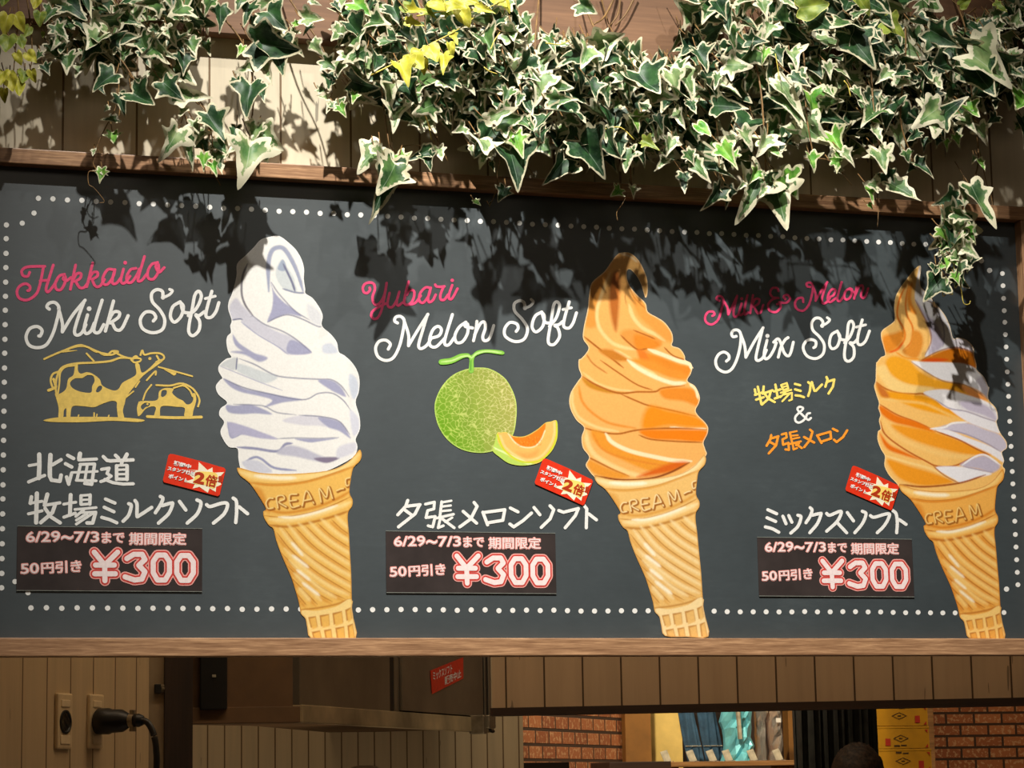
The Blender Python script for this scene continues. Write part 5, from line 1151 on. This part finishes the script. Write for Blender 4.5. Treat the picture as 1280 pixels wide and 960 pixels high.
g = Ivy((140, 110), -.09, 'thin ivy tendril with a few tiny leaves dangling over the top rail at the left')
g.leaves(z1, [(418,488,432,562,'l',-.09,'ivy'),(380,625,370,692,'l',-.08,'ivy'),(440,440,360,465,'m',-.09,'long'),(405,395,385,425,'p',-.09,'ivy'),(375,640,405,655,'p',-.08,'long'),(350,555,345,590,'p',-.085,'long')])
g.stem(z1([(435,330),(430,400),(390,480),(362,545),(380,575),(402,570)]), -.09, .0012); g.stem(z1([(362,540),(345,600),(358,635),(330,640),(330,685),(350,700),(388,748),(370,755)]), -.085, .0011); g.done()

g = Ivy((240, 120), -.12, 'hanging cluster of broad pale-edged ivy leaves above the tip of the white swirl')
g.leaves(z1, [(665,475,598,622,'p',-.13,'ivy'),(695,490,712,645,'m',-.12,'long'),(935,520,905,720,'p',-.13,'ivy'),(955,480,1048,565,'p',-.11,'broad'),(765,415,858,562,'d',-.14,'ivy'),(745,470,722,560,'p',-.11),(880,470,850,565,'d',-.10),(760,570,758,645,'l',-.14,'ivy'),(788,605,806,664,'l',-.135,'ivy'),(690,395,660,460,'p',-.12,'long'),(720,445,745,515,'p',-.12),(960,460,930,540,'p',-.12),(800,520,860,590,'m',-.11),(740,520,790,590,'d',-.10),(985,555,1000,630,'p',-.11),(905,520,835,590,'p',-.12),(800,560,822,690,'m',-.11,'long')])
g.stem(z1([(600,160),(650,280),(675,390),(700,470)]), -.115, .0018); g.stem(z1([(690,330),(760,400),(790,520),(785,610),(820,690)]), -.12, .0014); g.stem(z1([(800,30),(905,165),(945,330),(935,450),(930,530)]), -.115, .0018); g.done()

g = Ivy((310, 10), -.11, 'dark green ivy strand hanging beside the vertical vine left of the dense mass')
g.leaves(z1, [(935,155,1120,205,'d',-.13,'broad'),(1000,150,1065,292,'d',-.12,'broad'),(945,235,865,290,'p',-.13,'long'),(935,310,905,445,'d',-.14,'broad'),(905,170,878,225,'l',-.12,'ivy'),(975,225,1010,322,'p',-.12,'long'),(1060,125,940,150,'p',-.12,'long'),(960,320,985,400,'d',-.11),(880,290,890,350,'d',-.12),(900,-20,880,60,'m'),(930,10,905,110,'d'),(960,0,1030,20,'p'),(990,40,1060,120,'d'),(940,60,940,150,'d'),(1120,70,1215,62,'p',-.14,'broad'),(1090,95,1150,70,'l'),(1080,160,1130,220,'m'),(1160,150,1200,220,'p'),(1200,220,1275,285,'m',-.13,'ivy'),(1220,270,1228,350,'d'),(1225,365,1165,368,'p',-.11,'long'),(1235,375,1210,435,'p',-.12,'long'),(1245,380,1285,425,'m'),(1180,330,1230,345,'p'),(1260,120,1230,165,'p',-.14),(1150,0,1200,30,'p'),(1240,10,1270,60,'d'),(770,-10,800,40,'p'),(1100,110,1070,150,'p'),(1150,90,1130,140,'d'),(1240,300,1210,340,'d')], -.11)
g.stem(z1([(1040,-60),(1120,60),(1200,180),(1250,330)]), [-.03, -.08, -.10, -.11], .002); g.stem(z1([(900,-50),(930,80),(940,230),(940,430)]), -.105, .0018)
g.stem(z1([(760,-20),(755,60),(760,150)]), -.08, .0014); g.done()

g = Ivy((480, 40), -.14, 'ivy mass with big drooping dark leaves just above and left of the melon lettering')
g.leaves(z2, [(165,545,62,640,'p',-.15,'broad'),(215,590,138,852,'d',-.16,'long'),(225,600,150,760,'m',-.17,'ivy'),(225,570,262,660,'l',-.14,'ivy'),(140,540,188,612,'p',-.17,'long'),(240,620,205,740,'m',-.14),(355,555,255,612,'d',-.13),(335,570,350,645,'d',-.13,'ivy'),(378,545,388,630,'p',-.12,'long'),(60,10,130,65,'l',-.15,'broad'),(40,80,135,165,'d',-.16,'broad'),(20,90,10,170,'p',-.14),(30,190,95,262,'p',-.15,'ivy'),(20,230,0,290,'p'),(110,190,165,250,'m'),(190,285,215,435,'p',-.17,'long'),(225,390,205,510,'p',-.15,'ivy'),(120,270,180,330,'d'),(170,60,220,120,'p'),(250,300,300,400,'d',-.16,'broad'),(380,290,490,290,'p',-.16,'broad'),(460,290,520,360,'p',-.15),(10,390,40,440,'l'),(70,340,60,400,'l'),(280,440,330,500,'p'),(210,20,240,120,'d'),(160,160,250,140,'m'),(380,400,420,470,'m'),(300,340,240,400,'m')], -.14)
g.fill([(425,-5),(640,-5),(640,60),(640,140),(560,150),(500,150),(450,130),(428,60)], 52, (26, 46), (-.20, -.05), 'dddmmp', 75, 13); g.fill([(425,-5),(640,-5),(640,60),(640,140),(560,150),(500,150),(450,130),(428,60)], 91, (28, 50), (-.09, -.03), 'dddmp', 90, 7, (0, 65), True)
g.stem(z2([(60,-60),(160,130),(170,330),(200,560)]), [-.03, -.10, -.12, -.14], .002); g.stem(z2([(300,300),(340,450),(390,540),(415,600)]), -.11, .0014); g.stem(z2([(320,400),(345,470),(355,520)]), -.14, .0014, True); g.stem(z2([(300,-40),(320,200),(330,420)]), -.08, .002); g.stem(z2([(385,560),(300,540),(240,545)]), -.09, .0012); g.done()

g = Ivy((560, 15), -.18, 'bright yellow ivy sprig sticking out of the dense mass above the melon lettering')
g.leaves(z2, [(235,235,275,312,'y',-.22,'broad'),(275,200,330,270,'y',-.22,'round'),(320,220,330,280,'y',-.21,'round'),(345,170,375,245,'y',-.23,'round'),(400,200,395,292,'y',-.22,'ivy'),(420,160,440,215,'y',-.22,'round'),(430,120,455,175,'y',-.21,'long'),(460,30,500,98,'y',-.22,'round'),(420,0,490,45,'y',-.23,'ivy'),(520,30,590,48,'y',-.21,'long'),(350,0,420,30,'y',-.20,'round'),(270,40,340,45,'y',-.20,'ivy'),(260,80,330,92,'y',-.19,'long'),(330,30,380,70,'o',-.19,'ivy'),(580,-20,640,30,'y',-.18,'round'),(620,0,660,40,'y',-.17,'round'),(470,-10,540,20,'y',-.2,'round'),(250,20,300,60,'o',-.18,'round'),(400,40,450,60,'o',-.19,'ivy')])
g.stem(z2([(130,280),(230,230),(340,170),(470,100),(560,20)]), [-.19, -.2, -.21, -.21, -.17], .0015, True); g.stem(z2([(300,60),(420,40),(560,30),(640,-20)]), -.19, .0014, True); g.done()

g = Ivy((660, 40), -.16, 'dense variegated ivy mass hanging directly above the melon soft lettering')
g.leaves(z2, [(560,445,685,400,'p',-.21,'long'),(600,450,700,440,'m',-.20,'broad'),(585,470,515,600,'d',-.18,'broad'),(640,555,692,695,'d',-.18,'broad'),(665,490,697,608,'l',-.20,'ivy'),(650,485,590,540,'p',-.19,'ivy'),(730,450,765,542,'d',-.18),(690,345,660,420,'m',-.2,'long'),(560,550,525,650,'p',-.17,'long'),(500,540,510,600,'p',-.16),(575,600,590,650,'d',-.15),(480,470,440,500,'p'),(515,745,540,772,'l',-.10,'ivy'),(632,695,598,765,'d',-.10,'ivy'),(570,760,580,745,'d',-.1),(600,160,540,200,'d'),(620,120,720,150,'p',-.2,'broad'),(520,180,560,260,'d',-.2,'broad'),(700,270,760,310,'m'),(640,330,620,400,'m'),(790,130,810,210,'m'),(830,160,880,180,'p',-.2,'long'),(900,10,980,60,'m'),(960,170,1080,130,'p',-.21,'broad'),(1010,180,1060,240,'d'),(620,60,560,120,'d'),(690,60,740,130,'m')], -.17)
g.fill([(620,35),(850,75),(850,190),(790,190),(740,200),(690,200),(650,195),(600,190),(575,160),(580,60)], 66, (26, 48), (-.24, -.05), 'dddmmp', 75, 12); g.fill([(620,35),(850,75),(850,190),(790,190),(740,200),(690,200),(650,195),(600,190),(575,160),(580,60)], 114, (28, 50), (-.09, -.03), 'dddmp', 90, 7, (0, 65), True)
g.stem(z2([(520,-50),(600,120),(640,330),(620,560)]), [-.03, -.12, -.15, -.16], .0022); g.stem(z2([(620,560),(600,640),(600,700),(570,770)]), -.12, .001); g.stem(z2([(700,600),(740,660)]), -.12, .001); g.stem(z2([(760,-60),(740,200),(760,460)]), [-.03, -.13, -.16], .0022)
g.stem(z2([(575,185),(590,150),(610,120)]), -.22, .0012, True); g.stem(z2([(550,250),(570,265),(600,275)]), -.22, .0014, True); g.done()

g = Ivy((790, 60), -.16, 'shadowed dark ivy clump with pale margins above the orange swirl tip')
g.leaves(z2, [(850,590,788,698,'d',-.17,'broad'),(905,500,835,560,'d',-.17,'broad'),(900,520,1005,655,'d',-.18,'broad'),(880,570,900,650,'d',-.15),(1060,525,955,585,'d',-.17,'broad'),(1085,545,1072,660,'m',-.18,'ivy'),(1110,530,1165,625,'d',-.17,'ivy'),(1000,560,1050,650,'d',-.14),(1000,470,1005,545,'p',-.19,'ivy'),(850,440,920,460,'p',-.19),(1060,700,1015,742,'l',-.12,'ivy'),(1100,690,1108,752,'p',-.12,'ivy'),(1120,270,1195,400,'d',-.22,'broad'),(1000,320,1010,405,'m',-.2),(1060,370,1020,440,'p'),(1100,420,1130,500,'l',-.2),(1240,260,1275,370,'p',-.21,'broad'),(1190,430,1225,500,'d',-.21),(1250,510,1228,592,'p',-.2,'ivy'),(1140,520,1200,570,'o',-.19),(960,300,900,340,'d'),(1230,590,1180,640,'p',-.17)], -.17)
g.fill([(700,60),(850,80),(860,190),(830,205),(790,190),(735,195),(700,150)], 37, (26, 46), (-.22, -.05), 'dddmmp', 75, 13); g.fill([(700,60),(850,80),(860,190),(830,205),(790,190),(735,195),(700,150)], 63, (28, 50), (-.09, -.03), 'dddmp', 90, 7, (0, 65), True)
g.stem(z2([(900,-40),(980,150),(1060,330),(1090,560),(1100,690)]), [-.03, -.12, -.15, -.16, -.12], .0022); g.stem(z2([(1085,720),(1065,760),(1045,790),(1048,822)]), -.12, .001); g.stem(z2([(1050,-40),(1000,60),(960,90)]), [-.02, -.05, -.08], .0025); g.stem(z2([(980,-30),(1000,40),(1015,90)]), -.03, .002); g.stem(z2([(1060,-30),(1050,50),(1020,95)]), -.03, .002); g.stem(z2([(1120,-30),(1080,50),(1040,95)]), -.03, .002)
g.stem(z2([(780,160),(830,165),(870,150)]), -.22, .0012, True); g.stem(z2([(1000,480),(1060,475),(1110,520)]), -.2, .0014, True); g.done()

g = Ivy((900, 30), -.18, 'dense ivy mass with three big pointed leaves drooping above the milk and melon lettering')
g.leaves(z3, [(305,640,192,852,'m',-.13,'ivy'),(345,650,388,893,'m',-.135,'ivy'),(375,650,445,745,'l',-.15,'broad'),(290,630,250,700,'l',-.18),(155,690,83,803,'d',-.17,'ivy'),(175,690,176,788,'d',-.16,'ivy'),(10,640,8,740,'d',-.14,'long'),(320,690,270,760,'p',-.18),(240,680,200,720,'p',-.16),(350,300,465,452,'p',-.18,'long'),(410,275,480,345,'d',-.22),(480,345,525,472,'l',-.17,'broad'),(440,455,565,545,'p',-.17,'broad'),(560,490,592,602,'l',-.165,'ivy'),(600,560,655,622,'p',-.2,'ivy'),(480,570,503,650,'l',-.19,'ivy'),(590,560,575,660,'l',-.18,'long'),(60,460,112,520,'l',-.2,'round'),(20,560,62,622,'m',-.19),(40,590,108,705,'m',-.18,'long'),(150,535,205,640,'l',-.2,'ivy'),(225,480,275,570,'p',-.2,'ivy'),(325,500,278,600,'p',-.2,'ivy'),(300,520,380,600,'l',-.19),(390,480,360,600,'d'),(300,0,322,85,'p',-.17,'ivy'),(335,80,300,168,'p',-.17,'ivy'),(130,0,180,80,'d',-.2),(350,180,380,260,'d'),(160,240,280,250,'p',-.22),(60,180,100,280,'d'),(0,260,60,360,'p',-.17,'broad'),(140,270,120,350,'m'),(320,180,300,250,'l'),(545,230,560,310,'p',-.17,'ivy'),(540,330,570,370,'p'),(200,560,190,640,'l',-.19,'ivy'),(440,30,560,20,'o',-.2,'round'),(380,-10,440,40,'p'),(700,760,720,780,'l')], -.18)
g.fill([(850,0),(1060,0),(1060,150),(1050,190),(990,190),(960,205),(900,215),(860,205),(835,160),(835,40)], 64, (26, 48), (-.19, -.04), 'ddmmmp', 75, 12); g.fill([(850,0),(1060,0),(1060,150),(1050,190),(990,190),(960,205),(900,215),(860,205),(835,160),(835,40)], 111, (28, 50), (-.09, -.03), 'dddmp', 90, 7, (0, 65), True)
g.stem(z3([(150,-60),(250,150),(300,330),(320,640)]), [-.03, -.13, -.17, -.18], .0024); g.stem(z3([(420,-60),(460,200),(470,420),(500,600)]), [-.03, -.14, -.18, -.18], .0022); g.stem(z3([(60,200),(130,420),(150,690)]), -.15, .0016); g.stem(z3([(355,200),(365,260),(370,300)]), -.22, .001, True); g.done()

g = Ivy((1085, 40), -.18, 'dense ivy mass with huge dark leaves above the mix soft lettering')
g.leaves(z3, [(620,120,715,262,'d',-.19,'broad'),(685,110,600,235,'d',-.18,'broad'),(700,150,780,210,'d',-.18,'broad'),(735,555,750,655,'p',-.2,'broad'),(790,570,650,600,'p',-.19,'long'),(695,685,718,775,'l',-.17,'ivy'),(740,690,645,700,'p',-.17,'long'),(775,675,882,787,'m',-.17,'long'),(760,640,800,710,'d',-.16),(870,600,942,662,'d',-.16,'ivy'),(865,610,838,655,'d',-.15,'ivy'),(700,360,705,392,'d'),(640,330,700,390,'m',-.2,'long'),(720,470,745,560,'p',-.2,'long'),(780,260,720,320,'p',-.22),(790,300,880,320,'p',-.17,'long'),(760,360,730,440,'m'),(690,430,760,470,'l'),(580,250,640,290,'p'),(640,60,700,40,'m'),(650,-20,720,50,'o',-.2,'round'),(760,80,840,130,'o',-.2,'broad'),(560,600,620,590,'l',-.18),(600,640,560,610,'p'),(840,560,850,610,'m',-.17)], -.19)
g.fill([(1050,0),(1160,0),(1165,25),(1170,120),(1150,170),(1100,185),(1060,190),(1050,120)], 51, (26, 50), (-.19, -.04), 'dddmmp', 75, 12); g.fill([(1050,0),(1160,0),(1165,25),(1170,120),(1150,170),(1100,185),(1060,190),(1050,120)], 88, (28, 50), (-.09, -.03), 'dddmp', 90, 7, (0, 65), True)
g.stem(z3([(640,-60),(700,150),(720,400),(745,560)]), [-.03, -.14, -.18, -.18], .0024); g.stem(z3([(745,640),(735,720),(738,780),(735,845)]), -.16, .0012); g.stem(z3([(830,-60),(840,200),(820,440),(870,600)]), [-.03, -.14, -.16, -.15], .002); g.stem(z3([(610,300),(625,320),(635,360)]), -.23, .0014, True); g.stem(z3([(460,590),(560,600),(640,690)]), -.16, .0012); g.done()

g = Ivy((1220, 30), -.17, 'ivy clump with a cream leaf above the right corner of the frame')
g.leaves(z3, [(1090,250,1160,402,'d',-.22,'broad'),(1070,200,1215,310,'p',-.24,'broad'),(1140,240,1060,330,'d',-.2,'broad'),(1060,390,1105,460,'l',-.21,'broad'),(970,395,850,490,'p',-.21,'broad'),(1000,440,880,470,'p',-.2,'long'),(1050,430,1090,500,'p',-.2),(905,515,905,575,'d',-.18,'ivy'),(890,490,820,545,'d',-.18),(960,510,950,560,'d',-.17),(1110,460,1145,550,'p',-.19,'ivy'),(1020,500,1040,560,'l',-.17,'ivy'),(985,520,990,570,'l',-.16,'ivy'),(1290,360,1215,450,'l',-.18,'broad'),(1270,430,1290,545,'d',-.16,'broad'),(1270,460,1230,500,'p',-.15),(1180,430,1130,480,'d',-.19),(1215,190,1190,280,'p'),(1240,90,1270,30,'p'),(1160,60,1230,30,'m'),(1010,200,1050,270,'p'),(920,110,900,180,'d'),(1060,180,1160,170,'p',-.2,'long'),(1200,80,1160,120,'m'),(1250,260,1270,330,'d'),(1170,10,1220,50,'o'),(1040,20,1080,0,'o',-.16,'round'),(1100,90,1150,130,'o',-.1,'round')], -.18)
g.fill([(1150,55),(1285,0),(1285,115),(1245,120),(1215,150),(1165,165),(1150,120)], 44, (26, 48), (-.22, -.05), 'dddmmp', 75, 12); g.fill([(1150,55),(1285,0),(1285,115),(1245,120),(1215,150),(1165,165),(1150,120)], 75, (28, 50), (-.09, -.03), 'dddmp', 90, 7, (0, 65), True)
g.stem(z3([(1000,-50),(1060,100),(1080,300),(1100,480)]), [-.03, -.12, -.16, -.17], .0022); g.stem(z3([(1080,120),(1160,260),(1230,310),(1300,350)]), -.17, .0018); g.stem(z3([(1060,30),(1010,90),(980,130)]), -.03, .002); g.stem(z3([(1100,30),(1040,80),(1000,140)]), -.03, .002); g.stem(z3([(1090,90),(1030,60),(960,90)]), -.04, .002); g.done()

hh = zf(1060, 320, 5.818)
g = Ivy((1215, 190), -.14, 'long ivy strand hanging down over the tip of the orange and white swirl')
g.leaves(z3, [(1075,685,1150,890,'m',-.17,'long'),(1060,690,1035,800,'p',-.16,'long'),(1035,740,925,770,'d',-.13),(1015,780,955,850,'d',-.13),(1040,780,960,945,'m',-.14,'broad'),(1060,840,1103,915,'l',-.15,'ivy'),(1000,850,1005,950,'d',-.14,'broad'),(1000,900,960,960,'m',-.14),(1070,870,1090,930,'p',-.14),(1110,590,1120,660,'l',-.15,'long'),(1095,580,1080,620,'p',-.15,'long'),(1050,900,1070,960,'p',-.15),(980,780,970,850,'p',-.13)])
g.fill([(1180,268),(1212,268),(1218,330),(1200,362),(1160,350),(1178,310)], 20, (16, 30), (-.17, -.12), 'mplld', 60, 8, (0, 50))
g.leaves(hh, [(745,-10,835,45,'p',-.15,'broad'),(720,20,630,70,'d',-.14,'ivy'),(690,150,522,330,'d',-.15,'broad'),(650,110,560,150,'d',-.14),(770,120,805,225,'l',-.16,'ivy'),(720,160,690,240,'p',-.15,'long'),(850,10,895,95,'p',-.15),(870,80,860,140,'p',-.15,'long'),(690,60,640,130,'l',-.15),(800,160,830,230,'p',-.15,'long'),(640,190,600,250,'m',-.14),(730,90,760,160,'d',-.14),(660,200,650,260,'l',-.14,'long')])
g.stem(z3([(1105,480),(1110,600),(1090,680),(1060,760),(1040,900)]), -.14, .0018); g.stem(z3([(1115,560),(1140,680),(1160,740),(1165,810)]), -.13, .0009); g.stem(hh([(760,0),(780,120),(820,230),(840,340),(880,350),(890,325)]), -.15, .0011, True); g.stem(hh([(700,190),(690,290),(720,275),(760,280),(755,265)]), -.15, .0011, True); g.stem(hh([(575,260),(570,320),(610,340),(630,375)]), -.14, .0008); g.stem(hh([(610,300),(625,340),(640,375)]), -.14, .0008); g.done()
# ------------------------------------------------------------------ the person whose head shows at the bottom edge
M_skin = plain('skin', (206, 160, 128), .55, .04, 20); M_hair = plain('dark_hair', (62, 46, 34), .7, .5, 90)
M_shirt = plain('white_shirt', (226, 220, 210), .7, .03, 20); M_trouser = plain('dark_trousers', (44, 42, 46), .8, .1, 20); M_shoe = plain('black_shoes', (24, 22, 22), .5, .1, 20)
M_eye = plain('eye_white', (230, 226, 220), .3, .01, 20); M_iris = plain('dark_iris', (30, 20, 14), .3, .05, 20); M_lip = plain('lips', (178, 106, 94), .5, .04, 20)
hp = at(1071, 928.3, 2.3); H_ = hp.z
pr_ = root_at('person', (hp.x, 2.3, 0), 'person with short dark hair, only the top of the head showing at the bottom edge', 'person', rot=(0, 0, math.radians(155)))
def skinned(name, verts, edges, radii, mat, parent, sub=2):
    me = bpy.data.meshes.new(name); me.from_pydata(verts, edges, []); o = link(name, me, mat, parent)
    md = o.modifiers.new('skin', 'SKIN'); md.use_smooth_shade = True
    for v, r in zip(me.skin_vertices[0].data, radii): v.radius = r if isinstance(r, tuple) else (r, r)
    me.skin_vertices[0].data[0].use_root = True
    s = o.modifiers.new('sub', 'SUBSURF'); s.levels = s.render_levels = sub; return o
k = H_/1.70                                   # faces -y in its own frame
v = [(0,0,.92),(0,0,1.08),(0,-.01,1.25),(0,0,1.38),(0,.005,1.46),(0,.0,1.52)]; rr = [(.155,.105),(.135,.095),(.155,.11),(.13,.085),(.055,.055),(.055,.055)]; e = [(0,1),(1,2),(2,3),(3,4),(4,5)]
def chain(start, pts, rads):
    prev = start
    for p_, r_ in zip(pts, rads): v.append(p_); rr.append(r_); e.append((prev, len(v)-1)); prev = len(v)-1
    return prev
for s in (-1, 1):
    w_ = chain(3, [(s*.17,0,1.40),(s*.215,.01,1.26),(s*.235,.0,1.10),(s*.24,-.07,.90),(s*.24,-.09,.84),(s*.24,-.10,.80)], [.062,.05,.042,.03,(.034,.018),(.036,.016)])
    for j, (dy, ln) in enumerate(((-.030,.066),(-.010,.076),(.010,.070),(.028,.054))): chain(w_, [(s*.24,-.10+dy,.775),(s*.236,-.105+dy,.775-ln*.5),(s*.226,-.105+dy,.775-ln)], [.0095,.0088,.0075])
    chain(w_-1, [(s*.225,-.135,.82),(s*.215,-.150,.785)], [.011,.009])
    chain(0, [(s*.09,0,.84),(s*.095,-.01,.50),(s*.095,.01,.28),(s*.095,.02,.09),(s*.095,-.07,.045),(s*.095,-.13,.035)], [.088,.058,.054,.038,.036,.028])
skinned('body', [tuple(c*k for c in q) for q in v], e, [tuple(c*k for c in r) if isinstance(r, tuple) else r*k for r in rr], M_skin, pr_)
def blob(name, c, r, mat, parent, fn=None, seg=28):
    bm = bmesh.new(); bmesh.ops.create_uvsphere(bm, u_segments=seg, v_segments=seg*2//3, radius=1)
    for q in bm.verts:
        x, y, z = q.co
        if fn: x, y, z = fn(x, y, z)
        q.co = Vector((c[0]+x*r[0], c[1]+y*r[1], c[2]+z*r[2]))
    return from_bm(name, bm, mat, parent, True)
hc_ = H_-.118
def headf(x, y, z):
    if z < 0: x *= 1-.28*z*z; y = y*(1-.10*z*z)-.10*abs(z)
    return x, y, z
head = blob('head', (0, -.008, hc_), (.073, .092, .112), M_skin, pr_, headf)
def hairf(x, y, z):
    n_ = .03*math.sin(x*23+z*9)*math.cos(y*19+x*6)+.02*math.sin(z*31+y*17)
    if y < -.35 and z < .35: return x*.86, y*.86, z*.9
    return x*(1+n_), y*(1+n_), z*(1+n_) if z > -.55 else -.55
blob('hair', (0, .004, hc_+.006), (.086, .101, .112), M_hair, pr_, hairf, 44)
blob('nose', (0, -.104, hc_-.022), (.012, .016, .020), M_skin, pr_); blob('mouth', (0, -.098, hc_-.062), (.022, .008, .007), M_lip, pr_)
for s in (-1, 1):
    blob('ear', (s*.077, .004, hc_-.015), (.010, .020, .031), M_skin, pr_); ey = blob('eye', (s*.031, -.088, hc_-.002), (.013, .010, .008), M_eye, pr_); blob('iris', (s*.031, -.0965, hc_-.002), (.005, .003, .005), M_iris, ey)
sv = [(0,0,.95),(0,0,1.10),(0,-.01,1.25),(0,0,1.385),(0,.003,1.435)]; se = [(0,1),(1,2),(2,3),(3,4)]; sr = [(.168,.118),(.15,.108),(.168,.122),(.142,.098),(.07,.07)]
for s in (-1, 1):
    i0 = len(sv); sv += [(s*.17,0,1.402),(s*.218,.01,1.26),(s*.236,.0,1.13)]; sr += [.075,.064,.058]; se += [(3, i0), (i0, i0+1), (i0+1, i0+2)]
skinned('shirt', [tuple(c*k for c in q) for q in sv], se, [tuple(c*k for c in r) if isinstance(r, tuple) else r*k for r in sr], M_shirt, pr_)
tv = [(0,0,.96),(0,0,.88)]; te = [(0,1)]; tr2 = [(.162,.115),(.165,.12)]
for s in (-1, 1):
    i0 = len(tv); tv += [(s*.092,0,.80),(s*.096,-.01,.50),(s*.096,.012,.28),(s*.096,.02,.10)]; tr2 += [.1,.072,.064,.056]; te += [(1, i0), (i0, i0+1), (i0+1, i0+2), (i0+2, i0+3)]
skinned('trousers', [tuple(c*k for c in q) for q in tv], te, [tuple(c*k for c in r) if isinstance(r, tuple) else r*k for r in tr2], M_trouser, pr_)
for s in (-1, 1): blob('shoe', (s*.095*k, -.045, .042), (.047, .135, .046), M_shoe, pr_, lambda x, y, z: (x, y, max(z, -.9)))
